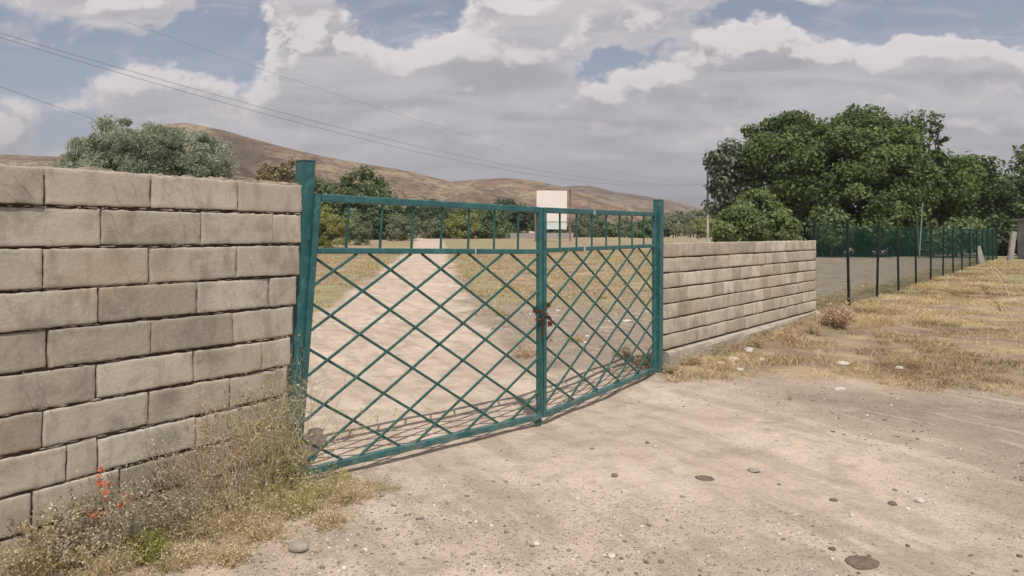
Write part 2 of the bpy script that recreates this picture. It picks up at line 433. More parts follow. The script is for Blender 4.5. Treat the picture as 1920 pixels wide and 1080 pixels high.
def hill_mat(name, cols, sc_=.012, scrub=(.11, .098, .065), amt=.6):
    m, N, b, _ = mat_new(name)
    pos = geo_pos(N)
    q = N.vmath('MULTIPLY', pos, (1, .55, 2.6))
    a = N.noise(q, sc_, 8, .64, 1.2); c = N.noise(q, sc_ * 3.2, 8, .68, .6)
    col = N.ramp(a, [(.34, cols[0]), (.42, cols[1]), (.50, cols[2]), (.60, cols[3])])
    col = N.mix(N.math('MULTIPLY', N.ss(c, .48, .60), .8), col, cols[4])
    d = N.vor(pos, .16); dm = N.ss(N.noise(pos, .01, 5, .6), .38, .56)
    col = N.mix(N.math('MULTIPLY', N.math('MULTIPLY', N.ss(d, .40, .22), dm), amt), col, scrub)
    col = N.mix(N.math('MULTIPLY', N.ss(N.noise(q, sc_ * 10, 5, .7), .50, .62), .6), col, scrub)
    N.l.new(col, b.inputs['Base Color']); b.inputs['Roughness'].default_value = 1; b.inputs['Specular IOR Level'].default_value = 0
    bump(N, b, N.math('ADD', c, N.math('MULTIPLY', N.noise(pos, .05, 7, .7), 1.2)), 1.0, 14.0)
    return m
HM1 = hill_mat("hill_left_soil", [(.20, .145, .11), (.34, .24, .175), (.43, .32, .22), (.54, .43, .28), (.20, .14, .11)])
HM2 = hill_mat("hill_middle_soil", [(.18, .12, .095), (.32, .19, .14), (.39, .25, .175), (.48, .39, .23), (.18, .13, .11)], .010)
HM3 = hill_mat("hill_far_soil", [(.17, .13, .11), (.26, .185, .15), (.32, .235, .18), (.41, .33, .23), (.165, .13, .11)], .009)
hill('hills', [(-2600, 330), (-900, 250), (-300, 275), (0, 290), (110, 294), (210, 262), (290, 236), (350, 231), (400, 240), (480, 262), (560, 284), (650, 302), (750, 318), (830, 337), (900, 356), (980, 374), (1060, 395), (1150, 425), (1230, 452), (4200, 470)],
     230, 640, 900, HM1, .26, 11)
hill('hills', [(-2600, 400), (500, 395), (700, 362), (800, 346), (870, 338), (950, 333), (1010, 340), (1060, 352), (1110, 366), (1170, 384), (1250, 418), (1310, 452), (4200, 470)],
     420, 900, 1200, HM2, .24, 23)
hill('hills', [(-2600, 420), (700, 400), (900, 380), (1010, 358), (1075, 348), (1110, 349), (1150, 359), (1230, 371), (1290, 384), (1330, 398), (1420, 425), (1500, 440), (1900, 446), (4200, 452)],
     520, 1150, 1500, HM3, .24, 37)
fm = simple_mat("far_hill_soil", (.13, .115, .10), (.19, .165, .14), .002, 1, 0)
hill('hills', [(-2600, 425), (300, 425), (900, 405), (1150, 390), (1240, 370), (1330, 366), (1420, 372), (1560, 388), (1800, 395), (2400, 380), (4200, 410)],
     3800, 6000, 7500, fm, .10, 41)

# ------------------------------------------------------------------ block walls
def block_mat(name, cols, scratch=.5, pos_scale=1.0):
    m, N, b, _ = mat_new(name)
    pos = geo_pos(N); t = N.attr('tone')
    base = N.ramp(t, [(0, cols[0]), (.5, cols[1]), (1, cols[2])])
    n1 = N.noise(pos, 5 * pos_scale, 7, .65, .4); n2 = N.noise(pos, 40 * pos_scale, 6, .7); n3 = N.noise(N.vmath('MULTIPLY', pos, (1, 1, .35)), 9, 6, .6)
    base = N.mix(N.math('MULTIPLY', N.ss(n1, .45, .70), .6), base, tuple(c * .62 for c in cols[0]))
    base = N.mix(N.math('MULTIPLY', N.ss(n2, .5, .8), .45), base, tuple(min(c * 1.25, .8) for c in cols[2]))
    base = N.mix(N.math('MULTIPLY', N.ss(n3, .50, .66), .35), base, tuple(c * .55 for c in cols[0]))
    n4 = N.noise(pos, 1.7, 5, .6)
    base = N.mix(N.math('MULTIPLY', N.ss(n4, .50, .66), .35), base, (cols[1][0] * .88, cols[1][1] * .72, cols[1][2] * .58))
    base = N.mix(N.math('MULTIPLY', N.math('MULTIPLY', N.ss(N.sep(pos)[2], .55, .1), N.ss(N.noise(pos, 6, 5, .6), .3, .6)), .55), base, (.30, .245, .19))
    pit = N.vor(pos, 60); pitm = N.math('MULTIPLY', N.ss(pit, .2, .08), N.ss(N.noise(pos, 7, 3), .5, .65))
    base = N.mix(N.math('MULTIPLY', pitm, .6), base, (.1, .08, .065))
    # trowel scratches
    wv = N.node('ShaderNodeTexWave', wave_type='RINGS'); N.l.new(pos, wv.inputs['Vector']); wv.inputs['Scale'].default_value = 4.5; wv.inputs['Distortion'].default_value = 5; wv.inputs['Detail'].default_value = 3
    sm = N.math('MULTIPLY', N.ss(wv.outputs['Fac'], .965, .995), N.math('MULTIPLY', N.ss(N.noise(pos, 3.3, 3), .53, .62), scratch))
    base = N.mix(sm, base, (.13, .105, .08))
    N.l.new(base, b.inputs['Base Color']); b.inputs['Roughness'].default_value = .93; b.inputs['Specular IOR Level'].default_value = .15
    h = N.math('ADD', N.math('MULTIPLY', n2, .6), N.math('SUBTRACT', N.math('MULTIPLY', n1, 1.2), N.math('MULTIPLY', N.math('ADD', pitm, sm), .7)))
    bump(N, b, h, .6, .009)
    return m
def wall(name, P0, d, rows, thick, mat, mortar, label, group, rnd=(.006, .006, .007), cell=.035, gs=.006, gzz=.007, jit=.005, seed=1, core_in=.03, bulge=.008, extras=None, footing=None, zbot=-.3, topjit=0.0):
    d = Vector((d[0], d[1], 0)).normalized(); nrm = Vector((d.y, -d.x, 0))
    T = thing(name, (P0[0], P0[1], 0), label, 'wall', group)
    rng = random.Random(seed)
    Vs = []; Fs = []; tones = []
    O = np.array([P0[0], P0[1], 0.0]); D = np.array(d); Nn_ = np.array(nrm)
    nb = 0
    for ri, (z0, z1, js) in enumerate(rows):
        for a_, b_ in zip(js[:-1], js[1:]):
            s0, s1 = min(a_, b_) + gs * rng.uniform(.5, 1.6), max(a_, b_) - gs * rng.uniform(.5, 1.6)
            if s1 - s0 < .03: continue
            za, zb = z0 + gzz * rng.uniform(.7, 1.4), z1 - gzz * rng.uniform(.7, 1.4)
            nx = max(3, int((s1 - s0) / cell)); nz = max(3, int((zb - za) / cell))
            ls = np.linspace(0, 1, nx + 1); lz = np.linspace(0, 1, nz + 1)
            e1 = min(.2 / nx, .012 / (s1 - s0)); e2 = min(.3 / nz, .009 / (zb - za))
            ls = np.sort(np.concatenate([ls, [e1, 1 - e1]])); lz = np.sort(np.concatenate([lz, [e2, 1 - e2]]))
            S, ZZ = np.meshgrid(ls, lz)
            sx = s0 + S * (s1 - s0); zz = za + ZZ * (zb - za)
            dip = rng.uniform(-.006, .006)
            zz = zz + dip * (S - .5)
            ed = np.minimum(np.minimum(S, 1 - S) * (s1 - s0), np.minimum(ZZ, 1 - ZZ) * (zb - za))
            off = rng.uniform(-bulge, bulge); tl = rng.uniform(-.006, .006); tl2 = rng.uniform(-.004, .004)
            nz_ = fbm(sx * 9 + nb * 3.1, zz * 9, seed + 5, 4) - .5
            out = off + tl * (S - .5) * 2 - tl2 * (ZZ - .5) * 2 + nz_ * .005
            rr = rnd[0] + rnd[1] * (fbm(sx * 14, zz * 14 + nb, seed + 7, 3) - .3)
            out = out - rnd[2] * np.clip(1 - ed / rr, 0, 1) ** 1.5
            # chipped corners and crumbled edges
            jx = (fbm(sx * 34, zz * 34 + nb * 7, seed + 2, 3) - .5) * jit * 3.2; jz = (fbm(sx * 34 + nb * 5, zz * 34, seed + 3, 3) - .5) * jit * 3.2
            bd_ = (ed < 1e-6)
            sx = sx + jx * bd_; zz = zz + jz * bd_
            if ri == 0 and topjit: zz = zz + (fbm(sx * 6, zz * 0, seed + 77, 4) - .55) * topjit * (ZZ > .99)
            pts = O + sx[..., None] * D + out[..., None] * Nn_; pts[..., 2] = zz
            base = len(Vs) and sum(len(v) for v in Vs) or 0
            m_, k_ = pts.shape[:2]
            idx = np.arange(m_ * k_).reshape(m_, k_) + base
            Vs.append(pts.reshape(-1, 3))
            Fs.append(np.stack([idx[:-1, :-1], idx[:-1, 1:], idx[1:, 1:], idx[1:, :-1]], -1).reshape(-1, 4))
            ring = np.concatenate([idx[0, :], idx[1:, -1], idx[-1, -2::-1], idx[-2:0:-1, 0]])
            rp = np.concatenate([pts[0, :], pts[1:, -1], pts[-1, -2::-1], pts[-2:0:-1, 0]])
            dep = thick if (ri == 0 or b_ == js[-1] or a_ == js[0]) else .06
            back = rp.copy(); back -= Nn_ * dep
            base2 = base + m_ * k_; L = len(ring); r2 = np.arange(L) + base2
            Vs.append(back)
            Fs.append(np.stack([ring, r2, np.roll(r2, -1), np.roll(ring, -1)], -1))
            tv = np.clip(rng.gauss(.5, .30), 0, 1)
            tones += [tv] * (m_ * k_ + L); nb += 1
    mesh_obj('blockwork', np.concatenate(Vs), np.concatenate(Fs), mat, T, {'tone': tones}, False)
    # mortar core, one slab per course so it follows the stepped end
    c = MB()
    for ri, (z0, z1, js) in enumerate(rows):
        a_, b_ = min(js) + .02, max(js) - .02
        zt = z1 - (.012 if ri == 0 else -.0005 * (ri % 2)); zbm = z0 - .0
        p = [d * a_ - nrm * core_in, d * b_ - nrm * core_in, d * b_ - nrm * (thick - .004), d * a_ - nrm * (thick - .004)]
        p = [Vector(P0).to_3d() + q if len(P0) == 3 else Vector((P0[0], P0[1], 0)) + q for q in p]
        vs = [(q.x, q.y, zbm) for q in p] + [(q.x, q.y, zt) for q in p]
        c.add(vs, [(0, 1, 2, 3), (7, 6, 5, 4), (0, 4, 5, 1), (1, 5, 6, 2), (2, 6, 7, 3), (3, 7, 4, 0)])
    c.build('mortar', mortar, T)
    return T, d, nrm

BM = block_mat("grey_block", [(.285, .25, .203), (.38, .34, .282), (.455, .415, .352)], .25)
BM2 = block_mat("pale_block", [(.36, .315, .25), (.475, .425, .345), (.56, .51, .425)], 0, .8)
MORT = simple_mat("mortar_brown", (.09, .06, .042), (.15, .105, .075), 14, 1, .8, .01)
MORT2 = simple_mat("mortar_tan", (.13, .105, .08), (.19, .16, .125), 14, 1, .8, .01)

WP = (-1.426, 5.12); WD = Vector((.5695, .822, 0)).normalized()
def s_of(u, P0, d):
    k = (u - 960) / F; return (k * P0[1] - P0[0]) / (d.x - k * d.y)
rowsu = [(570, 447, 284, 84), (567, 513, 377, 191), (562, 443, 280, 81), (557, 505, 368, 184), (551, 437, 283, 90),
         (546, 490, 364, 182), (541, 431, 280, 80), (537, 484, 367, 185, 125), (534, 395, 226, 60), (530, 500, 330, 150, 72)]
ztops = [2.03, 1.826, 1.617, 1.405, 1.205, .998, .80, .60, .405, .205, -.01]
rows = []
for i, us in enumerate(rowsu):
    js = [s_of(u, WP, WD) for u in us]
    rr = random.Random(i + 4)
    while js[-1] > -6.2: js.append(js[-1] - rr.uniform(.53, .58))
    rows.append((ztops[i + 1], ztops[i], js))
rows.append((-.25, -.01, [0 - .05, -.6, -1.2, -1.75, -2.3, -6.2]))
LW, wd, wn = wall('block_wall', WP, WD, rows, .24, BM, MORT, 'tall grey-brown block wall with dark open joints, left of the green gate', None, seed=3, jit=.0042, topjit=.010, gs=.0055, gzz=.0084, rnd=(.001, .003, .0022), cell=.022)
sm_ = MB(); rng = random.Random(14)
for k in range(330):
    r_i = rng.randrange(0, 10); zj = ztops[r_i + 1] if rng.random() < .8 else None
    js_ = rows[r_i][2] if False else None
    s = -rng.uniform(.02, 2.6); zz_ = (zj if zj is not None else rng.choice(ztops[1:9])) + rng.uniform(-.004, .004)
    L_ = rng.uniform(.008, .045); hh = rng.uniform(.003, .009); nn = 8
    c0 = Vector((WP[0], WP[1], zz_)) + wd * s - wn * .006
    ring = [c0 + wd * math.cos(2 * math.pi * i / nn) * L_ * rng.uniform(.6, 1.1) + Vector((0, 0, math.sin(2 * math.pi * i / nn) * hh * rng.uniform(.6, 1.3))) - wn * .012 for i in range(nn)]
    tip = [c0 + (v - c0) * .5 + wn * rng.uniform(.002, .009) for v in ring]
    sm_.add(ring + tip, [(i, (i + 1) % nn, nn + (i + 1) % nn, nn + i) for i in range(nn)] + [tuple(range(nn, 2 * nn))])
sm_.build('mortar_smear', simple_mat("mortar_smears", (.22, .18, .135), (.36, .31, .25), 20, 1, .8, .01), LW)
# lumps of mortar left along the top course
mc = MB(); rng = random.Random(8)
for k in range(95):
    s = -rng.uniform(.35, 3.2) if k < 80 else -rng.uniform(.0, .35)
    c0 = Vector((WP[0], WP[1], 2.018 + rng.uniform(-.003, .006))) + wd * s - wn * rng.uniform(.055, .14)
    L_ = rng.uniform(.03, .13); hh = rng.uniform(.006, .026); ww = rng.uniform(.03, .07)
    vs = []; nn = 9
    for i in range(nn):
        a = 2 * math.pi * i / nn
        vs.append(c0 + wd * math.cos(a) * L_ * rng.uniform(.7, 1.1) + wn * math.sin(a) * ww * rng.uniform(.7, 1.1) * .6)
    tp = [c0 + (v - c0) * rng.uniform(.3, .7) + Vector((0, 0, hh * rng.uniform(.6, 1.2))) for v in vs]
    mc.add(vs + tp, [(i, (i + 1) % nn, nn + (i + 1) % nn, nn + i) for i in range(nn)] + [tuple(range(nn, 2 * nn))])
mc.build('mortar_crust', simple_mat("mortar_crumbs", (.20, .16, .12), (.33, .28, .22), 20, 1, .8, .01), LW)

RP = (1.85, 9.15); RD = Vector((.616, .787, 0)).normalized()
rows = []; zz = 1.59; rr = random.Random(5)
for i in range(7):
    z1 = zz; z0 = zz - .19; zz = z0
    js = [0.06]; st = rr.uniform(.2, .5)
    js.append(st)
    while js[-1] < 6.3 - .55: js.append(js[-1] + rr.choice([.40, .40, .38, .56, .2]))
    js.append(6.34)
    rows.append((z0, z1, js))
RW, rd_, rn_ = wall('block_wall', RP, RD, rows, .12, BM2, MORT2, 'low pale block wall on a concrete footing, right of the green gate', None, rnd=(.003, .001, .002), cell=.08, gs=.0004, gzz=.010, jit=.0016, seed=9, bulge=.0025, core_in=.03)
ft = []; ns = 60
FTM = simple_mat("footing_concrete", (.30, .26, .21), (.40, .355, .30), 7, .95, .7, .02)
prof = [(.075, -.35), (.07, .02), (.062, .19), (.05, .228), (.03, .243), (-.02, .246), (-.13, .246), (-.14, .2), (-.14, -.35)]
vs = []
for i in range(ns + 1):
    s = .05 + 6.36 * i / ns
    for j, (o_, z_) in enumerate(prof):
        nn = (fbm(s * 2.2, j * .9, 51, 3) - .5)
        p = Vector((RP[0], RP[1], 0)) + rd_ * s + rn_ * (o_ + nn * (.06 if j < 3 else .012))
        vs.append((p.x, p.y, z_ + nn * (.02 if 0 < j < 4 else 0)))
np_ = len(prof)
fs = [(i * np_ + j, (i + 1) * np_ + j, (i + 1) * np_ + j + 1, i * np_ + j + 1) for i in range(ns) for j in range(np_ - 1)]
fs += [tuple(range(np_ - 1, -1, -1)), tuple(ns * np_ + j for j in range(np_))]
mesh_obj('footing', vs, fs, FTM, RW)

# ------------------------------------------------------------------ gate
m, N, b, _ = mat_new("teal_paint")
pos = geo_pos(N)
base = N.mix(N.ss(N.noise(pos, 3.5, 6, .6), .35, .65), (.014, .080, .086), (.026, .108, .108))
base = N.mix(N.math('MULTIPLY', N.ss(N.noise(pos, 16, 7, .7), .48, .68), .6), base, (.07, .19, .19))
base = N.mix(N.math('MULTIPLY', N.ss(N.noise(pos, 26, 8, .75, .5), .62, .68), .85), base, (.13, .075, .045))
base = N.mix(N.math('MULTIPLY', N.math('MULTIPLY', N.ss(N.sep(pos)[2], .45, .0), N.ss(N.noise(pos, 9, 6, .65), .4, .7)), .3), base, (.27, .23, .18))
N.l.new(base, b.inputs['Base Color']); b.inputs['Roughness'].default_value = .42; b.inputs['Specular IOR Level'].default_value = .5
bump(N, b, N.noise(pos, 60, 5, .6), .25, .002)
TEAL = m
m, N, b, _ = mat_new("dull_green_paint")
pos = geo_pos(N)
base = N.mix(N.ss(N.noise(pos, 7, 6, .6), .35, .65), (.018, .075, .066), (.034, .108, .092))
base = N.mix(N.math('MULTIPLY', N.ss(N.noise(pos, 30, 8, .75, .5), .6, .7), .6), base, (.075, .05, .035))
N.l.new(base, b.inputs['Base Color']); b.inputs['Roughness'].default_value = .5
BARM = m
RUST = simple_mat("rusty_iron", (.055, .028, .018), (.15, .065, .035), 40, .85, .5, .003, .2)
WHITE = simple_mat("bare_weld", (.42, .47, .45), (.30, .38, .36), 60, .6, .3, .002)

def make_leaf(A, B, zb, zt, zm, lean, back, ndiag, topoff_b, topoff_f, label):
    """A,B plan ends; zb/zt/zm (at A, at B) heights; lean of the A side"""
    dv = (B - A); L = dv.length; dd = dv.normalized(); nr = Vector((dd.y, -dd.x, 0))
    T = thing('gate_leaf', (A.x, A.y, 0), label, 'gate', 'leaves of the green gate')
    def P(t, h, o=0.0):      # h 0 bottom .. 1 top
        z_ = (zb[0] + (zb[1] - zb[0]) * t) * (1 - h) + (zt[0] + (zt[1] - zt[0]) * t) * h
        p = A + dv * t + Vector((lean, 0, 0)) * (1 - t) * (1 - h) + nr * o
        return Vector((p.x, p.y, z_))
    zmh = [(zm[i] - zb[i]) / (zt[i] - zb[i]) for i in (0, 1)]
    def M(t): return zmh[0] + (zmh[1] - zmh[0]) * t
    W = .046; e = W / 2 / L; hh = W / 2 / (zt[0] - zb[0])
    def beam(name, p, q, w_, d_, mat, upv=(0, 0, 1)):
        mb = MB(); mb.beam(p, q, w_, d_, upv); return mb.build(name, mat, T)
    beam('stile', P(e, 0), P(e, 1), W, W, TEAL, nr); beam('stile', P(1 - e, 0), P(1 - e, 1), W, W, TEAL, nr)
    g = 2 * e + .0006
    tr = beam('top_rail', P(g, 1 - hh, 0.0015), P(1 - g, 1 - hh, 0.0015), W, W + .006, TEAL)
    mr = beam('middle_rail', P(g, M(0), .0015), P(1 - g, M(1), .0015), W, W - .004, TEAL)
    beam('bottom_rail', P(g, hh * .8, .0015), P(1 - g, hh * .8, .0015), W, W + .006, TEAL)
    for k in range(1, 8):
        t = k / 8 - .003
        beam('upright_bar', P(t, M(t) + hh * .9), P(t, 1 - 2.1 * hh), .016, .016, BARM, nr)
    h0 = 1.6 * hh
    def clip(t0, hA, t1, hB):
        # line from (t0,hA) to (t1,hB) clipped to t in [g,1-g]
        pts = []
        for t in (t0, t1):
            tt = min(max(t, g), 1 - g)
            k = (tt - t0) / (t1 - t0); pts.append((tt, hA + (hB - hA) * k))
        return pts
    for k in range(-ndiag, ndiag + 1):
        for kind in (0, 1):
            if kind == 0: t0 = topoff_f - 1.0 + k * (.2095 if L < 2.5 else .199); a_ = (t0, h0, t0 + 1.0, None); o_ = .011
            else: t0 = topoff_b + k * (.2095 if L < 2.5 else .199); a_ = (t0, None, t0 + 1.0, h0); o_ = -.011
            if t0 >= 1 - g - .02 or t0 + 1.0 <= g + .02: continue
            hA = a_[1] if a_[1] is not None else M(min(max(t0, 0), 1)) - hh * .9
            hB = a_[3] if a_[3] is not None else M(min(max(t0 + 1, 0), 1)) - hh * .9
            (ta, ha), (tb, hb) = clip(t0, hA, t0 + 1.0, hB)
            beam('lattice_bar', P(ta, ha, o_), P(tb, hb, o_), .0185, .016, BARM, nr)
    return T, P, M, nr, dd, tr, mr
GL, PLf, ML, nl, dl, trl, mrl = make_leaf(PL, PC, (.0, .018), (1.966, 1.932), (1.572, 1.531), -.15, 0, 5, 0.0, .998, 'left green lattice leaf, the one whose outer stile stands in dry weeds')
GR, PRf, MR, nr_, dr, trr, mrr = make_leaf(PC + Vector((.012, .018, 0)), PR, (.018, .040), (1.932, 1.953), (1.540, 1.553), 0, 0, 5, .03, .962, 'right green lattice leaf, closing against the post by the low pale wall')
# weld marks, bare metal
for (T, Pf, t, h) in ((GL, PLf, .648, ML(.648)), (GR, PRf, .295, MR(.295)), (GR, PRf, .375, .985)):
    mb = MB(); nn = nl if T is GL else nr_; c0 = Pf(t, h, .0265)
    dd = dl if T is GL else dr
    mb.beam(c0 - Vector((0, 0, .024)), c0 + Vector((0, 0, .024)), .012 if T is GL else .03, .004, nn)
    mb.build('weld_bead', WHITE, T)
# foot plates & drop bolt on the meeting stile
mb = MB(); c0 = PLf(.985, 0); mb.beam(Vector((c0.x, c0.y, -.05)), Vector((c0.x, c0.y, .01)), .07, .012, nl); mb.build('foot_plate', BARM, GL)
mb = MB(); c0 = PLf(.985, .3, .03); mb.tube([c0 + Vector((0, 0, -.50)), c0 + Vector((0, 0, .12))], .008, 8); mb.build('drop_bolt', BARM, GL)
mb = MB(); c0 = PLf(.975, .47, .03); mb.beam(c0 - dl * .03, c0 + dl * .06, .05, .012, (0, 0, 1)); mb.build('hasp', RUST, GL)
# short diagonal rod tied across the lower left corner
mb = MB(); mb.tube([PLf(-.035, .035, .03), PLf(.02, .03, .035), PLf(.065, .062, .03)], .006, 6); mb.build('corner_rod', BARM, GL)
mb = MB(); mb.tube([PRf(.90, .015, .03), PRf(.955, .10, .03)], .008, 6); mb.build('corner_rod', BARM, GR)

def gate_post(base, top, wdt, dirv, label):
    T = thing('gate_post', (base[0], base[1], 0), label, 'gate post', None)
    mb = MB(); mb.beam(Vector(base) + Vector((0, 0, -.3)), top, wdt, wdt, dirv, .06); mb.build('shaft', TEAL, T)
    mb = MB(); tp = Vector(top); mb.beam(tp, tp + Vector((0, 0, .006)), wdt + .008, wdt + .008, dirv, .1); mb.build('cap', TEAL, T)
    return T
lt = Vector((-1.438, 5.207, 2.195)); lb = Vector((-1.548, 5.207, 0.0))
GPL = gate_post(lb, lt, .10, dl.cross(Vector((0, 0, 1))), 'leaning green gate post at the end of the tall grey wall, weeds round its foot')
rt = Vector((1.785, 9.10, 2.108)); rb = Vector((1.772, 9.10, 0))
GPR = gate_post(rb, rt, .10, dr.cross(Vector((0, 0, 1))), 'upright green gate post beside the low pale wall')
for T, a_, hp in ((GPL, lt, PLf), (GPR, rt, PRf)):
    for h in (.16, .5, .86):
        p = hp(0, h, -.012) if T is GPL else hp(1, h, -.012)
        post = lb.lerp(lt, h * .9) if T is GPL else rb.lerp(rt, h * .9)
        q = Vector(((p.x * .75 + post.x * .25), (p.y * .75 + post.y * .25), p.z))
        mb = MB(); mb.tube([q - Vector((0, 0, .05)), q + Vector((0, 0, .05))], .013, 10); mb.build('hinge', TEAL, T)
mb = MB(); c0 = Vector((lb.x + .03, lb.y - .055, .84)); mb.beam(c0, c0 + Vector((.004, 0, .09)), .018, .003, dl.cross(Vector((0, 0, 1)))); mb.build('paint_splash', WHITE, GPL)

# chain round the meeting stiles
cc = (PLf(1, .5) + PRf(0, .5)) / 2
CH = thing('chain', (cc.x, cc.y, cc.z), 'rusty chain looped round the meeting stiles of the gate', 'chain')
mb = MB(); rng = random.Random(2)
for loop, (zz_, tilt) in enumerate(((1.02, .03), (.96, -.04))):
    nL = 20
    for i in range(nL):
        a = 2 * math.pi * i / nL
        e1 = dl * math.cos(a) * .083 + nl * math.sin(a) * .062
        c0 = Vector((cc.x, cc.y, zz_)) + e1 + Vector((0, 0, math.cos(a) * tilt + rng.uniform(-.004, .004)))
        tan = (-dl * math.sin(a) * .083 + nl * math.cos(a) * .062).normalized()
        o2 = Vector((0, 0, 1)) if i % 2 else e1.normalized()
        mb.torus(c0, tan, o2, .017, .010, .0042, 10, 5)
c0 = Vector((cc.x, cc.y, .94)) + nl * .068 - dl * .055
for i in range(7):
    o2 = nl if i % 2 else dl
    mb.torus(c0 + Vector((0, 0, -.026 * i)), (0, 0, 1), o2, .017, .010, .0042, 10, 5)
mb.build('link', RUST, CH).name = 'links'
pdk = thing('padlock', tuple(Vector((cc.x, cc.y, .90)) + nl * .075 + dl * .03), 'small dark rusty padlock hanging on the gate chain', 'padlock')
p0 = Vector(pdk.location)
mb = MB(); mb.beam(p0 - Vector((0, 0, .045)), p0, .05, .022, nl, .25); mb.build('lock_body', RUST, pdk)
mb = MB(); mb.tube([p0 + dl * math.cos(a) * .017 + Vector((0, 0, .012 + math.sin(a) * .022)) for a in [math.pi * i / 8 for i in range(9)]], .0045, 6); mb.build('shackle', RUST, pdk)

# ------------------------------------------------------------------ wire fence on the right
FP = Vector((6.12, 15.2, 0)); FD = Vector((.606, .795, 0)).normalized()
POSTM = simple_mat("dark_post_paint", (.006, .012, .011), (.015, .022, .019), 6, .6, .2, .003)
m, N, b, _ = mat_new("green_wire")
b.inputs['Base Color'].default_value = (.008, .075, .055, 1); b.inputs['Roughness'].default_value = .5
WIREM = m
FT = thing('wire_fence', tuple(FP), 'long green wire mesh fence on thin dark posts, running away right of the pale wall', 'fence')
NP = 15; SP = 3.0
mb = MB()
for i in range(NP):
    p = FP + FD * SP * i; z0 = float(gz(p.x, p.y)); r_ = random.Random(i)
    mb = MB(); mb.beam((p.x, p.y, z0 - .2), (p.x + r_.uniform(-.06, .06), p.y, z0 + 1.95 + r_.uniform(-.09, .10)), .055, .055, FD); o = mb.build('fence_post', POSTM, FT)
mb = MB()
def ribbon(mb, p, q, wd_):
    ax = (q - p).normalized(); s1 = ax.cross(Vector((.37, .61, .7))).normalized() * wd_; s2 = ax.cross(s1).normalized() * wd_
    vs = [p + s1, p - s1 * .5 + s2 * .87, p - s1 * .5 - s2 * .87, q + s1, q - s1 * .5 + s2 * .87, q - s1 * .5 - s2 * .87]
    mb.add(vs, [(0, 1, 4, 3), (1, 2, 5, 4), (2, 0, 3, 5)])
tot = SP * (NP - 1); off = Vector((FD.y, -FD.x, 0)) * -.036
nv_ = int(tot / .05)
def fz(s):
    p = FP + FD * s; return float(gz(p.x, p.y))
zs = [fz(SP * i) for i in range(NP)]
def fzi(s): return float(np.interp(s, [SP * i for i in range(NP)], zs))
for i in range(nv_ + 1):
    s = i * .05; p = FP + FD * s + off; z0 = fzi(s)
    ribbon(mb, Vector((p.x, p.y, z0 + .04)), Vector((p.x, p.y, z0 + 1.90)), .0019)
for j in range(38):
    hgt = .05 + j * .05
    for i in range(NP - 1):
        a_ = FP + FD * SP * i + off; b_ = FP + FD * SP * (i + 1) + off
        ribbon(mb, Vector((a_.x, a_.y, zs[i] + hgt)), Vector((b_.x, b_.y, zs[i + 1] + hgt)), .0019 if j < 37 else .006)
mb.build('wire_mesh', WIREM, FT)
PALEP = simple_mat("pale_post", (.10, .14, .12), (.16, .20, .18), 6, .8, .2, .004)
for (i, dx, top) in ((4, -.5, 2.4), (4, .7, 2.75), (9, -.7, 2.5), (11, -.6, 2.3)):
    p = FP + FD * (SP * i) - off * 2.5; z0 = fzi(SP * i); q = p + FD * dx
    mb = MB(); mb.beam((p.x, p.y, z0 + .9), (q.x, q.y, z0 + top), .035, .03, FD); mb.build('diagonal_brace', PALEP, FT)

# ------------------------------------------------------------------ foliage
def leaves(rng, C, dirs, L, W, jitter=.8, droop=0.0):
    """diamond leaves: centres C (n,3), preferred normals dirs (n,3)"""
    n = len(C)
    nrm = dirs + rng.normal(0, jitter, (n, 3)); nrm /= np.linalg.norm(nrm, axis=1)[:, None] + 1e-9
    r = rng.normal(0, 1, (n, 3)); r[:, 2] -= droop
    a = np.cross(nrm, r); a /= np.linalg.norm(a, axis=1)[:, None] + 1e-9
    if droop: 
        a = r - nrm * (r * nrm).sum(1)[:, None]; a /= np.linalg.norm(a, axis=1)[:, None] + 1e-9
    bb = np.cross(nrm, a)
    Ls = (L * rng.uniform(.6, 1.3, n))[:, None] * .5; Ws = (W * rng.uniform(.6, 1.3, n))[:, None] * .5
    fold = nrm * Ws * .35
    V = np.stack([C - a * Ls, C + bb * Ws + fold, C + a * Ls, C - bb * Ws + fold], 1).reshape(-1, 3)
    f = np.arange(n * 4).reshape(n, 4)
    tri = np.concatenate([f[:, [0, 1, 2]], f[:, [0, 2, 3]]])
    return V, tri
def crown_pts(rng, lobes, nclump, nleaf, rc, inner=.35):
    """lobes: (x,y,z,rx,ry,rz); clumps sit over each lobe, leaves in each clump"""
    vol = np.array([(l[3] * l[5]) for l in lobes]); pr = vol / vol.sum()
    k = rng.choice(len(lobes), nclump, p=pr); Lb = np.array(lobes)[k]
    d = rng.normal(0, 1, (nclump, 3)); d /= np.linalg.norm(d, axis=1)[:, None]
    rad = np.where(rng.random(nclump) < inner, rng.uniform(.3, .8, nclump), rng.uniform(.82, 1.04, nclump))
    cc_ = Lb[:, :3] + d * Lb[:, 3:6] * rad[:, None]
    out = rng.uniform(0, 1, nclump)
    cc_[:, 2] += 0
    rcs = rc * rng.uniform(.55, 1.35, nclump)
    i = rng.integers(0, nclump, nleaf)
    e = rng.normal(0, 1, (nleaf, 3)); e /= np.linalg.norm(e, axis=1)[:, None]
    rr_ = rcs[i] * rng.uniform(0, 1, nleaf) ** .5
    C = cc_[i] + e * rr_[:, None] * np.array([1, 1, .75])
    dirs = d[i] * .7 + e * .6 + np.array([0, 0, .35])
    tone = np.clip(out[i] * .55 + rng.uniform(0, .45, nleaf), 0, 1)
    return C, dirs, tone, cc_
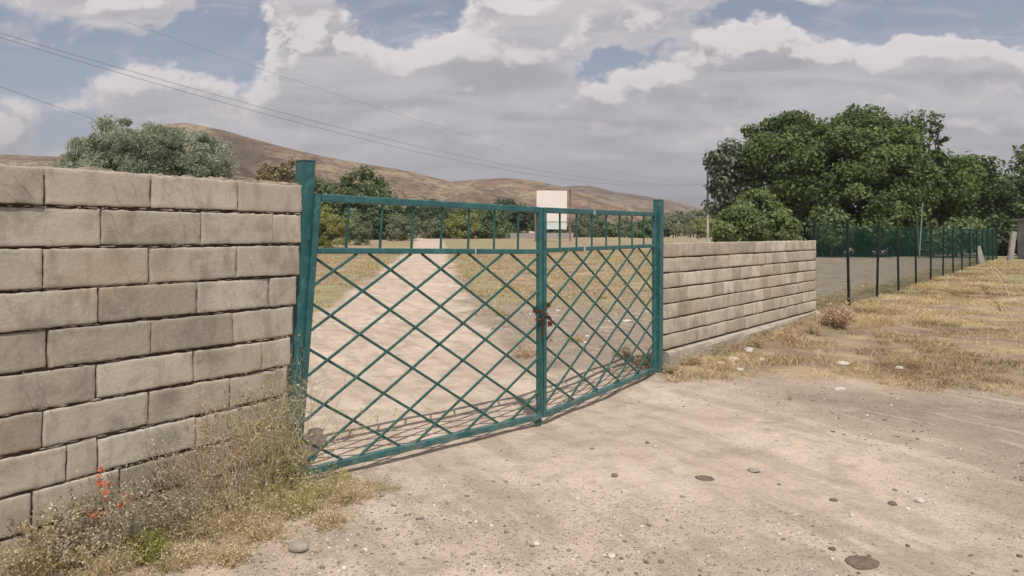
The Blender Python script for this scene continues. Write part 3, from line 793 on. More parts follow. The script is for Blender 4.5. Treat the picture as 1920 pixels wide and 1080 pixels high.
GREENS = {
 'deep': leaf_mat('walnut_leaf', [(0, (.048, .08, .026)), (.4, (.088, .138, .043)), (.75, (.145, .20, .068)), (1, (.22, .27, .105))], .35),
 'shrub': leaf_mat('shrub_leaf', [(0, (.07, .11, .045)), (.5, (.13, .185, .08)), (1, (.22, .28, .135))], .35),
 'silver': leaf_mat('silver_leaf', [(0, (.18, .22, .165)), (.5, (.30, .345, .27)), (1, (.44, .47, .40))], .35, .7, .2),
 'lime': leaf_mat('lime_leaf', [(0, (.10, .145, .06)), (.5, (.19, .25, .105)), (1, (.30, .36, .18))], .45),
 'pale': leaf_mat('pale_leaf', [(0, (.06, .08, .05)), (.5, (.115, .145, .095)), (1, (.30, .32, .26))], .2),
 'olive': leaf_mat('olive_leaf', [(0, (.11, .13, .075)), (.5, (.19, .215, .13)), (1, (.28, .30, .20))], .35),
 'yellow': leaf_mat('willow_leaf', [(0, (.18, .195, .075)), (.5, (.31, .325, .125)), (1, (.42, .42, .20))], .5),
 'dark': leaf_mat('dark_leaf', [(0, (.035, .055, .027)), (.5, (.065, .095, .045)), (1, (.115, .15, .08))], .3),
 'brownish': leaf_mat('dry_leaf', [(0, (.12, .10, .05)), (.5, (.20, .165, .08)), (1, (.30, .24, .13))], .2),
}
BARK = simple_mat("bark", (.07, .055, .04), (.14, .115, .085), 6, .95, .9, .03)
def tree(name, lobes_px, Y, trunk_u, ybase, kind, label, cat, nclump, nleaf, rc, Lf, Wf, seed, group=None, droop=0.0, ztrunk=None, jitter=.8, inner=.35, dirup=0, nlimb=9):
    rng = np.random.default_rng(seed); rr = random.Random(seed)
    lobes = []
    for l in lobes_px:
        u, v, ru, rv = l[:4]; dy = l[4] if len(l) > 4 else 0.0
        p = at(u, v, Y + dy); s = (Y + dy) / F
        lobes.append((p.x, p.y, p.z, ru * s, (ru + rv) * .5 * s, rv * s))
    bx = (trunk_u - 960) / F * Y; bz = float(gz(bx, Y)) if ybase is None else at(0, ybase, Y).z
    bz = float(gz(bx, Y))
    T = thing(name, (bx, Y, bz), label, cat, group)
    C, dirs, tone, cl = crown_pts(rng, lobes, nclump, nleaf, rc, inner)
    keep = C[:, 2] > gz(C[:, 0], C[:, 1]) + .02
    C, dirs, tone = C[keep], dirs[keep], tone[keep]
    if dirup:
        dd_ = rng.normal(0, 1, (len(C), 3))
        dirs = dirs * .3 + dd_
    V, f = leaves(rng, C, dirs, Lf, Wf, jitter, droop)
    mesh_obj('crown', V, f, GREENS[kind], T, {'tone': np.repeat(tone, 4)})
    mb = MB(); H = max(l[2] for l in lobes) - bz
    tr_ = max(.05, H * .028)
    fork = Vector((bx, Y, bz + H * .22))
    mb.tube([(bx, Y, bz - .2), (bx + rr.uniform(-.02, .02) * H, Y, bz + H * .12), fork], tr_ * 1.25, 8, r2=tr_ * .9)
    idx = rng.choice(len(cl), nlimb, replace=False)
    for j in idx:
        e = Vector(cl[j]); mid = fork.lerp(e, .5) + Vector((rr.uniform(-.05, .05) * H, rr.uniform(-.05, .05) * H, H * .04))
        mb.tube([fork, fork.lerp(mid, .5), mid, mid.lerp(e, .6), e], tr_ * .55, 6, r2=tr_ * .08)
    mb.build('trunk', BARK, T, True)
    return T

# the big trees on the right
tree('tree', [(1600, 330, 140, 100, 1), (1595, 300, 95, 82, 0), (1645, 256, 74, 56, 2), (1540, 320, 80, 85, -2), (1470, 330, 72, 90, 0), (1700, 345, 80, 82, 0), (1620, 370, 110, 85, -3), (1755, 352, 50, 66, 1), (1510, 400, 70, 55, -1), (1720, 410, 75, 55, -1), (1480, 250, 40, 35, 2), (1622, 238, 58, 26, 1), (1415, 270, 25, 30, 3)],
     58, 1625, None, 'deep', 'broad dark green tree with a domed crown, the largest tree', 'tree', 430, 95000, 1.1, .36, .20, 1, 'trees beyond the wire fence', inner=.15, nlimb=14)
tree('tree', [(1385, 330, 42, 60, 0), (1362, 300, 28, 26, 0), (1365, 375, 30, 50, 0), (1410, 350, 35, 50, 0)],
     60, 1385, None, 'pale', 'pale-leaved tree at the left flank of the big dome tree', 'tree', 130, 11000, .85, .40, .24, 2, 'trees beyond the wire fence')
tree('tree', [(1835, 365, 50, 65, 0), (1800, 340, 45, 50, 0), (1870, 385, 35, 55, 0), (1820, 410, 60, 45, 0)],
     66, 1830, None, 'deep', 'lower dark tree right of the big dome tree', 'tree', 150, 15000, 1.1, .42, .25, 3, 'trees beyond the wire fence')
tree('tree', [(1925, 375, 45, 65, 0), (1965, 350, 60, 80, 0), (1900, 400, 35, 45, 0), (2030, 370, 70, 80, 0)],
     62, 1930, None, 'shrub', 'dark tree cut by the right edge, above the grey shed', 'tree', 150, 14000, 1.1, .42, .25, 4, 'trees beyond the wire fence')
tree('tree', [(1757, 226, 9, 12, 0), (1752, 245, 10, 8, 0), (1765, 262, 12, 14, 0)],
     63, 1762, None, 'dark', 'thin wispy treetop poking out above the dome tree', 'tree', 14, 260, .45, .38, .22, 5, 'trees beyond the wire fence', nlimb=6)
tree('shrub', [(1420, 420, 62, 42, 0), (1380, 432, 42, 36, 0), (1455, 432, 40, 34, 0), (1415, 392, 34, 30, 0)],
     34, 1418, None, 'lime', 'rounded leafy green shrub just behind the low pale wall', 'shrub', 260, 17000, .42, .21, .12, 6)
# dense undergrowth below the crowns
for i, (u, v, ru, rv, k, lab) in enumerate([(1500, 450, 40, 26, 'dark', 'dark bush under the dome tree, just past the end of the pale wall'), (1590, 452, 70, 28, 'dark', 'dark low bush under the middle of the dome tree'), (1560, 425, 30, 30, 'shrub', 'lit green bush in front of the dome tree, above the first fence post'),
                                       (1650, 420, 30, 28, 'deep', 'bright green spray of leaves low on the dome tree'), (1700, 450, 60, 26, 'dark', 'dark bush behind the leaning fence brace'), (1790, 448, 60, 28, 'shrub', 'bush between the fence and the lower dark tree'), (1870, 450, 50, 30, 'dark', 'dark bush near the grey shed')]):
    tree('bush', [(u, v, ru, rv, 0), (u + ru * .4, v - rv * .3, ru * .5, rv * .7, 0)], 56 if k == 'dark' else 52, u, None, k, lab, 'bush', 60, 5200 if k == 'dark' else 3200, .7, .36, .22, 30 + i, 'bushes beyond the wire fence', nlimb=5)

# silvery bush above the left wall
tree('feathery_tree', [(225, 272, 50, 46, 0), (175, 300, 42, 42, 0), (290, 285, 62, 50, -.4), (345, 292, 50, 52, 0), (390, 318, 40, 54, 0), (140, 312, 26, 20, 0), (250, 340, 110, 60, 0), (350, 350, 70, 60, 0)],
     24, 260, None, 'silver', 'silvery green feathery tree showing above the tall grey wall', 'tree', 480, 80000, .32, .17, .032, 7, jitter=1.2, inner=.2, dirup=1, nlimb=12)
tree('bush', [(520, 335, 34, 26, 0), (545, 322, 18, 20, 0), (500, 325, 16, 16, 0)], 75, 520, None, 'brownish', 'yellow-brown dry bush seen above the wall end, left of the leaning post', 'bush', 60, 2600, .6, .3, .16, 8)

# belt of bushes and trees beyond the gate
belt = [
 ([(680, 365, 48, 42, 0), (650, 385, 42, 40, 0), (715, 385, 34, 40, 0), (690, 410, 55, 35, 0)], 112, 680, 'shrub', 'tall green tree over the gate top rail, at the left end of the belt', 200, 9000, 1.3, .7, .4, 'tree'),
 ([(605, 365, 26, 26, 0), (590, 380, 22, 30, 0), (612, 395, 24, 30, 0)], 108, 602, 'shrub', 'small green tree right beside the leaning gate post', 70, 3000, 1.0, .6, .35, 'tree'),
 ([(608, 410, 18, 26, 0), (628, 430, 24, 30, 0), (640, 412, 16, 20, 0), (605, 440, 20, 22, 0)], 66, 620, 'yellow', 'rounded yellow-green willow bush nearest the left gate stile', 90, 9000, .45, .22, .09, 'bush'),
 ([(675, 430, 20, 20, 0), (662, 418, 14, 18, 0)], 78, 672, 'olive', 'low grey-green bush right of the yellow willow bush', 50, 4000, .45, .22, .1, 'bush'),
 ([(718, 412, 34, 28, 0), (745, 415, 24, 24, 0), (700, 400, 22, 20, 0)], 110, 720, 'dark', 'dark bush behind the second and third upright bars', 90, 5000, .8, .5, .3, 'bush'),
 ([(745, 423, 20, 18, 0), (770, 424, 18, 16, 0)], 100, 752, 'olive', 'round grey-green bush left of the head of the track', 60, 3200, .6, .34, .16, 'bush'),
 ([(795, 408, 34, 30, 0), (770, 400, 26, 16, 0), (830, 414, 26, 24, 0)], 128, 800, 'dark', 'dark bush straight behind the head of the track', 90, 4500, .9, .55, .3, 'bush'),
 ([(825, 425, 26, 18, 0), (808, 428, 18, 14, 0)], 119, 822, 'olive', 'pale olive bush at the head of the track, on its right', 60, 2600, .7, .4, .2, 'bush'),
 ([(868, 415, 26, 26, 0), (850, 420, 20, 20, 0), (885, 422, 20, 20, 0)], 118, 868, 'yellow', 'bright yellow-green bush behind the fifth upright bar', 80, 4200, .7, .4, .2, 'bush'),
 ([(912, 414, 26, 26, 0), (935, 424, 22, 18, 0)], 120, 915, 'shrub', 'mid green bush behind the sixth upright bar', 80, 3800, .8, .45, .25, 'bush'),
 ([(975, 410, 28, 26, 0), (950, 418, 20, 20, 0), (955, 396, 18, 14, 0)], 140, 970, 'dark', 'dark tree left of the white billboard', 90, 4200, 1.0, .6, .35, 'tree'),
 ([(1042, 432, 22, 10, 0)], 128, 1042, 'dark', 'dark low bush under the white billboard', 30, 1400, .6, .45, .25, 'bush'),
 ([(1090, 424, 18, 16, 0), (1076, 428, 12, 12, 0)], 150, 1086, 'olive', 'olive bush just right of the billboard posts', 50, 2200, .8, .5, .25, 'bush'),
 ([(1122, 422, 20, 17, 0), (1140, 426, 14, 13, 0)], 152, 1125, 'olive', 'second olive bush right of the billboard', 60, 2600, .8, .5, .25, 'bush'),
 ([(1165, 424, 20, 15, 0), (1150, 430, 14, 10, 0)], 156, 1163, 'olive', 'third olive bush right of the billboard', 60, 2400, .8, .5, .25, 'bush'),
 ([(1200, 430, 24, 14, 0), (1218, 422, 14, 14, 0)], 135, 1202, 'shrub', 'grey-green bush left of the right gate post', 60, 2600, .8, .5, .25, 'bush'),
 ([(1268, 424, 28, 14, 0), (1250, 418, 16, 16, 0)], 150, 1262, 'olive', 'low olive hedge just right of the right gate post', 60, 3000, .8, .45, .22, 'hedge'),
 ([(1305, 425, 24, 13, 0), (1325, 420, 18, 16, 0)], 155, 1308, 'yellow', 'yellow-green hedge at the foot of the utility pole', 60, 3000, .8, .45, .22, 'hedge'),
 ([(640, 398, 22, 20, 0), (655, 388, 20, 18, 0)], 122, 645, 'yellow', 'light green treetop between the willow bush and the tall tree', 50, 2400, .8, .45, .25, 'tree'),
 ([(1290, 404, 40, 7, 0), (1330, 403, 30, 8, 0)], 300, 1300, 'olive', 'far green tree row below the bare hill, right of the gate', 70, 2600, 1.4, 1.0, .6, 'tree'),
 ([(1110, 408, 24, 7, 0)], 300, 1110, 'dark', 'small dark far treetop just under the right top rail', 40, 1400, 1.4, 1.0, .6, 'tree'),
 ([(850, 396, 60, 12, 0), (800, 390, 40, 12, 0)], 230, 835, 'dark', 'far dark tree row at the foot of the left hill', 90, 4200, 1.6, 1.0, .6, 'tree'),
 ([(945, 384, 22, 8, 0), (960, 390, 20, 8, 0)], 230, 950, 'dark', 'far dark treetop just above the top rail, left of the billboard', 40, 1500, 1.4, 1.0, .6, 'tree'),
]
for i, (lb_, Yb, tu, k, lab, nc, nf, rc_, L_, W_, cat) in enumerate(belt):
    lb_ = lb_ + [(l[0], l[1] + l[3] * .75, l[2] * 1.05, l[3] * .75, -1) for l in lb_]; nc = int(nc * 1.5); nf = int(nf * 1.8)
    tree('tree' if cat == 'tree' else cat, lb_, Yb, tu, None, k, lab, cat, nc, nf, rc_, L_, W_, 100 + i, 'trees and bushes beyond the gate', nlimb=5)

# ------------------------------------------------------------------ billboard, far poles, cables
BW = simple_mat("billboard_white", (.72, .66, .64), (.78, .72, .70), .6, .6, 0)
BD = simple_mat("billboard_steel", (.16, .10, .085), (.24, .15, .12), 3, .8, 0)
Yb = 95
B0 = at(1034, 455, Yb)
BT = thing('billboard', (B0.x, B0.y, float(gz(B0.x, Yb))), 'blank white billboard on reddish posts behind the gate', 'billboard')
mb = MB(); a_ = at(1006, 386, Yb); b_ = at(1063, 386.6, Yb); mb.beam(a_, b_, .12, 58 / F * Yb, (0, 0, 1), .02); mb.build('upper_panel', BW, BT)
BW2 = simple_mat("billboard_lower", (.55, .60, .60), (.62, .66, .66), .6, .6, 0)
mb = MB(); a_ = at(1007, 423.3, Yb); b_ = at(1062.5, 423.6, Yb); mb.beam(a_, b_, .12, 13 / F * Yb, (0, 0, 1), .02); mb.build('lower_panel', BW2, BT)
for (u, yt) in ((1004.3, 400), (1069, 356)):
    mb = MB(); t_ = at(u, yt, Yb + .15); g_ = float(gz(t_.x, Yb)); mb.beam((t_.x, Yb + .15, g_ - .2), t_, .2, .2, (0, 1, 0)); mb.build('post', BD, BT)
mb = MB(); mb.beam(at(1005, 356.3, Yb), at(1070, 356.8, Yb), .1, .12, (0, 0, 1)); mb.build('top_bar', BD, BT)

HW = simple_mat("house_white", (.62, .60, .56), (.70, .68, .64), .8, .9, 0)
HR = simple_mat("house_roof", (.14, .13, .13), (.2, .18, .17), .8, .9, 0)
def house(u0, u1, yt, Yh, label):
    a_ = at(u0, yt, Yh); b_ = at(u1, yt, Yh); g_ = float(gz(a_.x, Yh)); dpt = 5
    T = thing('house', ((a_.x + b_.x) / 2, Yh, g_), label, 'house', 'small far houses')
    mb = MB(); mb.beam((a_.x, Yh + dpt / 2, (g_ + a_.z) / 2 - .1), (b_.x, Yh + dpt / 2, (g_ + a_.z) / 2 - .1), dpt, a_.z - g_, (0, 0, 1), .005); mb.build('wall', HW, T)
    mb = MB(); z0 = a_.z - .1; e = .3; ym = Yh + dpt / 2
    vs = [(a_.x - e, Yh - e, z0), (b_.x + e, Yh - e, z0), (b_.x + e, Yh + dpt + e, z0), (a_.x - e, Yh + dpt + e, z0), (a_.x - e, ym, z0 + 1.1), (b_.x + e, ym, z0 + 1.1)]
    mb.add(vs, [(0, 1, 5, 4), (2, 3, 4, 5), (0, 4, 3), (1, 2, 5), (3, 2, 1, 0)]); mb.build('roof', HR, T)
    w_ = (b_.x - a_.x)
    for k in (.3, .7):
        mb = MB(); cx = a_.x + w_ * k; zc = (g_ + a_.z) / 2 + .3; mb.beam((cx - .35, Yh - .03, zc), (cx + .35, Yh - .03, zc), .06, .8, (0, 0, 1)); mb.build('window', HR, T)
house(948, 962, 405, 165, 'small white house wall glimpsed in the dark trees left of the billboard')
house(993, 1003, 418, 150, 'small white house beside the left billboard post')
# low grey boundary wall left of the billboard
GW = simple_mat("grey_render", (.27, .25, .235), (.34, .32, .30), .5, .95, 0)
a_ = at(928, 433, 118); b_ = at(1075, 433, 118); g_ = float(gz(a_.x, 118))
o = MB(); o.beam((a_.x, 118, g_ + .35), (b_.x, 118, g_ + .35), .25, 1.1, (0, 0, 1), .02)
ob = o.build('low_wall', GW, None, origin=((a_.x + b_.x) / 2, 118, g_)); tag(ob, 'long low grey wall far off under the dark trees and the billboard', 'wall')

CONC = simple_mat("pole_concrete", (.36, .33, .27), (.46, .42, .36), 2, .9, .2, .005)
DKM = simple_mat("pole_steel", (.06, .06, .06), (.1, .095, .09), 3, .7, 0)
Yp = 100
def upole(u, Yp, ytop, yarm, arm, label, group=None):
    bx = (u - 960) / F * Yp; g_ = float(gz(bx, Yp)); tz = at(u, ytop, Yp).z; az = at(u, yarm, Yp).z
    T = thing('utility_pole', (bx, Yp, g_), label, 'utility pole', group)
    mb = MB(); mb.beam((bx, Yp, g_ - .3), (bx, Yp, (g_ + tz) * .52), .30, .26, (0, 1, 0)); mb.build('shaft', CONC, T)
    mb = MB(); mb.beam((bx, Yp, (g_ + tz) * .52), (bx, Yp, tz), .24, .22, (0, 1, 0)); mb.build('mast', DKM, T)
    mb = MB(); mb.beam((bx - arm, Yp, az), (bx + arm, Yp, az), .09, .09, (0, 0, 1)); mb.build('cross_arm', DKM, T)
    for sx in (-arm * .92, -arm * .3, arm * .92):
        mb = MB(); mb.tube([(bx + sx, Yp, az + .04), (bx + sx, Yp, az + .25)], .05, 8, r2=.03); mb.build('insulator', CONC, T)
    return Vector((bx, Yp, az + .25))
pt = upole(1327, Yp, 322, 349, .85, 'concrete utility pole with a cross arm, just left of the pale-leaved tree')
CAB = simple_mat("cable_aluminium", (.13, .13, .14), (.18, .18, .19), 3, .6, 0)
def cable(A, B, sag, r, label, n=60):
    pts = []
    A = Vector(A); B = Vector(B)
    for i in range(n + 1):
        s = i / n; p = A.lerp(B, s); p.z -= 4 * sag * s * (1 - s); pts.append(p)
    mb = MB(); mb.tube(pts, r, 5)
    o = mb.build('power_cable', CAB, None, True, origin=tuple(B)); tag(o, label, 'cable', 'power cables to the utility pole')
def ext(A, B, s):     # carry a span on towards the next pole behind the camera
    return Vector(A) + (Vector(A) - Vector(B)) * s
A1 = at(-40, 50, 31); A2 = at(-40, 58, 30.2); A3 = at(-40, 148, 33); A4 = at(240, 42, 36)
cable(A1, pt + Vector((-.78, 0, 0)), 1.95, .011, 'upper wire of the close double pair crossing from the top left edge to the pole')
cable(A2, pt + Vector((-.25, 0, 0)), 2.3, .011, 'lower wire of the close double pair crossing from the top left edge to the pole')
cable(A3, at(700, 345, 95), 1.2, .010, 'single low wire at the left edge, passing behind the silvery tree')
cable(A4, pt + Vector((.78, 0, 0)), 1.6, .007, 'faint thin topmost wire high in the clouds')

# ------------------------------------------------------------------ right edge odds and ends
SH = simple_mat("shed_grey", (.26, .25, .26), (.36, .34, .35), 1.5, .9, .3, .02)
SDK = simple_mat("shed_dark", (.02, .018, .016), (.03, .028, .025), 2, .9, 0)
Ys = 47
a_ = at(1950, 418, Ys); g_ = float(gz(a_.x, Ys))
T = thing('shed', (a_.x + 2, Ys, g_), 'small grey shed with a dark doorway, cut by the right edge', 'shed')
mb = MB(); mb.beam((a_.x + .55, Ys + 1.5, g_ + 1.3), (a_.x + 4.5, Ys + 1.5, g_ + 1.3), 2.8, 2.5, (0, 0, 1), .004); mb.build('wall', SH, T)
mb = MB(); mb.beam((a_.x + .3, Ys + 1.5, g_ + 2.6), (a_.x + 4.8, Ys + 1.5, g_ + 2.75), 3.3, .1, (0, 0, 1)); mb.build('roof', SH, T)
mb = MB(); mb.beam((a_.x + .54, Ys + .7, g_ + .8), (a_.x + .54, Ys + 1.9, g_ + .8), .06, 1.7, (0, 0, 1)); mb.build('doorway', SDK, T)
CP = simple_mat("pale_concrete", (.27, .255, .235), (.36, .34, .31), 3, .9, .3, .01)
p = at(1893, 486, 45); g_ = float(gz(p.x, 45)); q = at(1901, 434, 45)
mb = MB(); mb.beam((p.x, 45, g_ - .1), q, .30, .25, (0, 1, 0), .2); o = mb.build('concrete_post', CP, None, origin=(p.x, 45, g_)); tag(o, 'pale concrete post leaning beside the grey shed', 'post')
p = at(1843, 486, 40); g_ = float(gz(p.x, 40)); q = at(1833, 462, 40)
mb = MB(); mb.beam((p.x, 40, g_), q, .3, .05, (0, 1, 0), .2); o = mb.build('leaning_board', CP, None, origin=(p.x, 40, g_)); tag(o, 'short pale board leaning against the far end of the wire fence', 'board')

# dry pale stalk lying in the grass at the right
STRAWP = simple_mat("pale_stalk", (.36, .28, .19), (.46, .37, .26), 10, .9, .3, .004)
for i, (pts, lab) in enumerate([([(1856, 500, 24), (1872, 520, 20), (1886, 540, 17.5), (1893, 555, 16.2)], 'long pale dry stalk lying in the straw below the far fence posts'),
                              ([(1862, 500, 23.5), (1876, 513, 21), (1884, 524, 19.5)], 'shorter pale dry stalk lying above the long one')]):
    mb = MB(); P_ = []
    for (u, v, Yq) in pts:
        X_ = (u - 960) / F * Yq; P_.append((X_, Yq, max(float(gz(X_, Yq)) + .05, at(u, v, Yq).z)))
    mb.tube(P_, .022, 6, r2=.012)
    o = mb.build('dry_stalk', STRAWP, None, origin=P_[0]); tag(o, lab, 'stalk', 'pale dry stalks in the straw')

# ------------------------------------------------------------------ stones
STN = simple_mat("pale_stone", (.42, .385, .34), (.60, .56, .51), 14, .9, .6, .01)
STG = simple_mat("grey_stone", (.25, .215, .18), (.36, .31, .26), 14, .9, .6, .01)
STD = simple_mat("dark_crust", (.13, .095, .072), (.21, .16, .125), 30, .95, .9, .01)
import bmesh
def stone_mesh(seed, rx, ry, rz, sub=3):
    bm = bmesh.new(); bmesh.ops.create_icosphere(bm, subdivisions=sub, radius=1.0)
    rr = random.Random(seed); pl = [(Vector((rr.gauss(0, 1), rr.gauss(0, 1), rr.gauss(0, 1))).normalized(), rr.uniform(.62, .9)) for _ in range(9)]
    for v in bm.verts:
        for nn, dd_ in pl:
            e = v.co.dot(nn) - dd_
            if e > 0: v.co -= nn * e
        q = float(fbm(v.co.x * 2 + seed, v.co.y * 2 + v.co.z * 3, seed, 3)) - .5
        v.co *= 1 + q * .16
        v.co = Vector((v.co.x * rx, v.co.y * ry, v.co.z * rz))
    me = bpy.data.meshes.new('stone'); bm.to_mesh(me); bm.free(); return me
def stone(u, v, size, mat, label, group, flat=.6, name='stone', seed=0, wide=1.0):
    Yg = EYE * F / (v - HORI)
    for _ in range(4):
        X_ = (u - 960) / F * Yg; Yg = (EYE - float(gz(X_, Yg))) * F / (v - HORI)
    X_ = (u - 960) / F * Yg
    me = stone_mesh(seed, size * wide, size, size * flat); me.materials.append(mat)
    for p_ in me.polygons: p_.use_smooth = True
    o = bpy.data.objects.new(name, me); link(o); o.location = (X_, Yg, float(gz(X_, Yg)) + size * flat * .35)
    o.rotation_euler = (0, 0, seed * 1.3); tag(o, label, 'stone', group)
g1 = 'pale stones by the foot of the right wall'
for i, (u, v, s, l) in enumerate([
    (1403, 660, .095, 'largest pale stone below the right wall, highest of its cluster'), (1372, 677, .085, 'pale stone at the left of the stone cluster below the right wall'),
    (1350, 683, .055, 'small grey-white stone leftmost in the cluster below the right wall'), (1399, 675, .045, 'small pale stone directly under the largest pale stone'),
    (1387, 694, .048, 'round white stone lowest in the cluster below the right wall'), (1431, 677, .060, 'flat pale stone right of the cluster below the right wall'),
    (1580, 684, .075, 'pale stone in straw about halfway along the grass edge'), (1687, 692, .060, 'white stone in the straw, right of the halfway stone'),
    (1574, 731, .050, 'flat white stone on bare soil below the straw edge')]):
    stone(u, v, s, STN, l, g1, .5, seed=i + 1, wide=1.35)
g2 = 'loose stones on the dirt'
for i, (u, v, s, mt, l, fl) in enumerate([
    (562, 1030, .062, STG, 'rounded grey stone at the edge of the weeds near the bottom', .6),
    (1413, 884, .045, STG, 'greyish stone half sunk in the dirt, right of the dark flat patch', .4),
    (1725, 941, .03, STN, 'small white stone on the dirt near the right', .8), (1598, 968, .022, STN, 'tiny white stone left of the small white one', .7),
    (1152, 893, .028, STD, 'small dark clod left of the dark flat patch', .5), (1674, 945, .03, STD, 'small dark clod left of the small white stone', .4),
    (1563, 938, .026, STD, 'small dark clod right of the dirt centre', .4), (1228, 838, .02, STN, 'tiny pale stone on the dirt in front of the gate', .6),
    (1213, 831, .02, STD, 'tiny dark clod in front of the gate', .6), (1005, 1021, .022, STN, 'tiny white pebble near the bottom centre', .6),
    (1145, 1044, .026, STN, 'white pebble at the bottom, right of centre', .6), (1560, 1030, .02, STD, 'tiny dark clod above the large dark round patch', .5)]):
    stone(u, v, s, mt, l, g2, fl, seed=20 + i)
for i, (u, v, s, l) in enumerate([(1321, 897, .062, 'smaller dark brown oval patch pressed flat on the dirt'), (1615, 1055, .082, 'larger dark brown round patch pressed flat on the dirt, at the bottom')]):
    stone(u, v, s, STD, l, 'dark flat round patches', .09, name='dung_pat', seed=50 + i, wide=1.15)

# loose gravel, too many to count
rng = np.random.default_rng(77)
ico = stone_mesh(3, 1, 1, .6, 1); iv = np.array([v.co[:] for v in ico.vertices]); itf = np.array([list(p_.vertices) for p_ in ico.polygons]); bpy.data.meshes.remove(ico)
nG = 110000
gxx = rng.uniform(-2.6, 6.5, nG); gyy = 2.6 + rng.uniform(0, 1, nG) ** 1.5 * 10
wgt = gravel_w(gxx, gyy) * .8 + .10
cl_ = sstep(fbm(gxx * 1.7, gyy * 1.7, 91, 3), .42, .62)
kp = rng.random(nG) < wgt * (.25 + cl_) * .55
side = (gxx - WP[0]) * .822 - (gyy - WP[1]) * .5695
kp &= side > .1
gxx, gyy = gxx[kp], gyy[kp]; nG = len(gxx)
size = .003 + .014 * rng.random(nG) ** 5
ang = rng.uniform(0, 6.28, nG); ca, sa = np.cos(ang), np.sin(ang)
S = iv[None] * size[:, None, None] * rng.uniform(.6, 1.4, (nG, 1, 3))
Vx = S[..., 0] * ca[:, None] - S[..., 1] * sa[:, None] + gxx[:, None]; Vy = S[..., 0] * sa[:, None] + S[..., 1] * ca[:, None] + gyy[:, None]
Vz = S[..., 2] + (gz(gxx, gyy) + size * .15)[:, None]
V = np.stack([Vx, Vy, Vz], -1).reshape(-1, 3); Fc = (itf[None] + (np.arange(nG) * len(iv))[:, None, None]).reshape(-1, 3)
GV = leaf_mat('gravel_stone', [(0, (.13, .105, .085)), (.35, (.26, .215, .175)), (.75, (.40, .345, .29)), (1, (.62, .57, .51))], 0, .9, .15)
tag(mesh_obj('gravel', V, Fc, GV, None, {'tone': np.repeat(rng.random(nG), len(iv))}), 'loose small gravel scattered over the dirt', 'gravel', kind='stuff')

# ------------------------------------------------------------------ straw grass
def blades(rng, bx, by, bz, hgt, wdt, lean, tone):
    n = len(bx); a = rng.uniform(0, 6.28, n); ln = lean * rng.uniform(.2, 1.4, n) * hgt
    dx, dy = np.cos(a), np.sin(a); px, py = -dy, dx
    q = rng.uniform(0, 6.28, n); px, py = np.cos(q), np.sin(q)
    B = np.stack([bx, by, bz], -1); Wv = np.stack([px, py, px * 0], -1) * wdt[:, None] * .5
    M_ = B + np.stack([dx * ln * .35, dy * ln * .35, hgt * .6], -1); Tt = B + np.stack([dx * ln, dy * ln, hgt * rng.uniform(.7, 1.0, n)], -1)
    V = np.stack([B - Wv, B + Wv, M_ + Wv * .8, M_ - Wv * .8, Tt], 1).reshape(-1, 3)
    i = np.arange(n)[:, None] * 5
    tri = np.concatenate([i + np.array([[0, 1, 2]]), i + np.array([[0, 2, 3]]), i + np.array([[3, 2, 4]])])
    return V, tri, np.repeat(tone, 5)
STRAW = leaf_mat('straw_blade', [(0, (.24, .18, .11)), (.3, (.42, .32, .19)), (.65, (.60, .475, .30)), (1, (.74, .65, .50))], .4, .7, .15)
def scatter(rng, n, xr_, yr_, cond, pw=1.0):
    x = rng.uniform(*xr_, n); y = yr_[0] + (yr_[1] - yr_[0]) * rng.uniform(0, 1, n) ** pw
    k = cond(x, y); return x[k], y[k]
rng = np.random.default_rng(5)
nT = 90000
def cr(x, y):
    side = (x - 1.85) * .787 - (y - 9.15) * .616
    g = grass_w(x, y) * sstep(fbm(x * 1.3, y * 1.3, 71, 4), .36, .62)
    vis = (x / y < .78) & (side + 1.9 * sstep(y, 13.6, 14.4) > .06)
    return vis & (rng.random(len(x)) < g)
tx, ty = scatter(rng, nT, (1.8, 30), (6.5, 46), cr, 1.7)
k = 9; bx = np.repeat(tx, k) + rng.normal(0, .035, len(tx) * k) * (1 + np.repeat(ty, k) * .05); by = np.repeat(ty, k) + rng.normal(0, .035, len(tx) * k) * (1 + np.repeat(ty, k) * .05)
hg = np.repeat(.025 + .075 * rng.random(len(tx)) ** 1.6 * (.45 + fbm(tx * .5, ty * .5, 81, 3)), k) * rng.uniform(.5, 1.2, len(bx))
ft_ = sstep((tx - 6.12) * .795 - (ty - 15.2) * .606, 3.5, .3)      # taller along the fence foot
hg *= np.repeat(1 + .5 * ft_, k)
wd2 = .004 + .0005 * np.repeat(ty, k)
tn = np.clip(np.repeat(fbm(tx * .8, ty * .8, 83, 4) * 1.5 - .28, k) + rng.normal(0, .16, len(bx)), 0, 1)
V, tri, tt = blades(rng, bx, by, gz(bx, by) - .005, hg, wd2, 1.7, tn)
tag(mesh_obj('straw_grass', V, tri, STRAW, None, {'tone': tt}), 'dry golden straw grass covering the right verge', 'grass', kind='stuff')
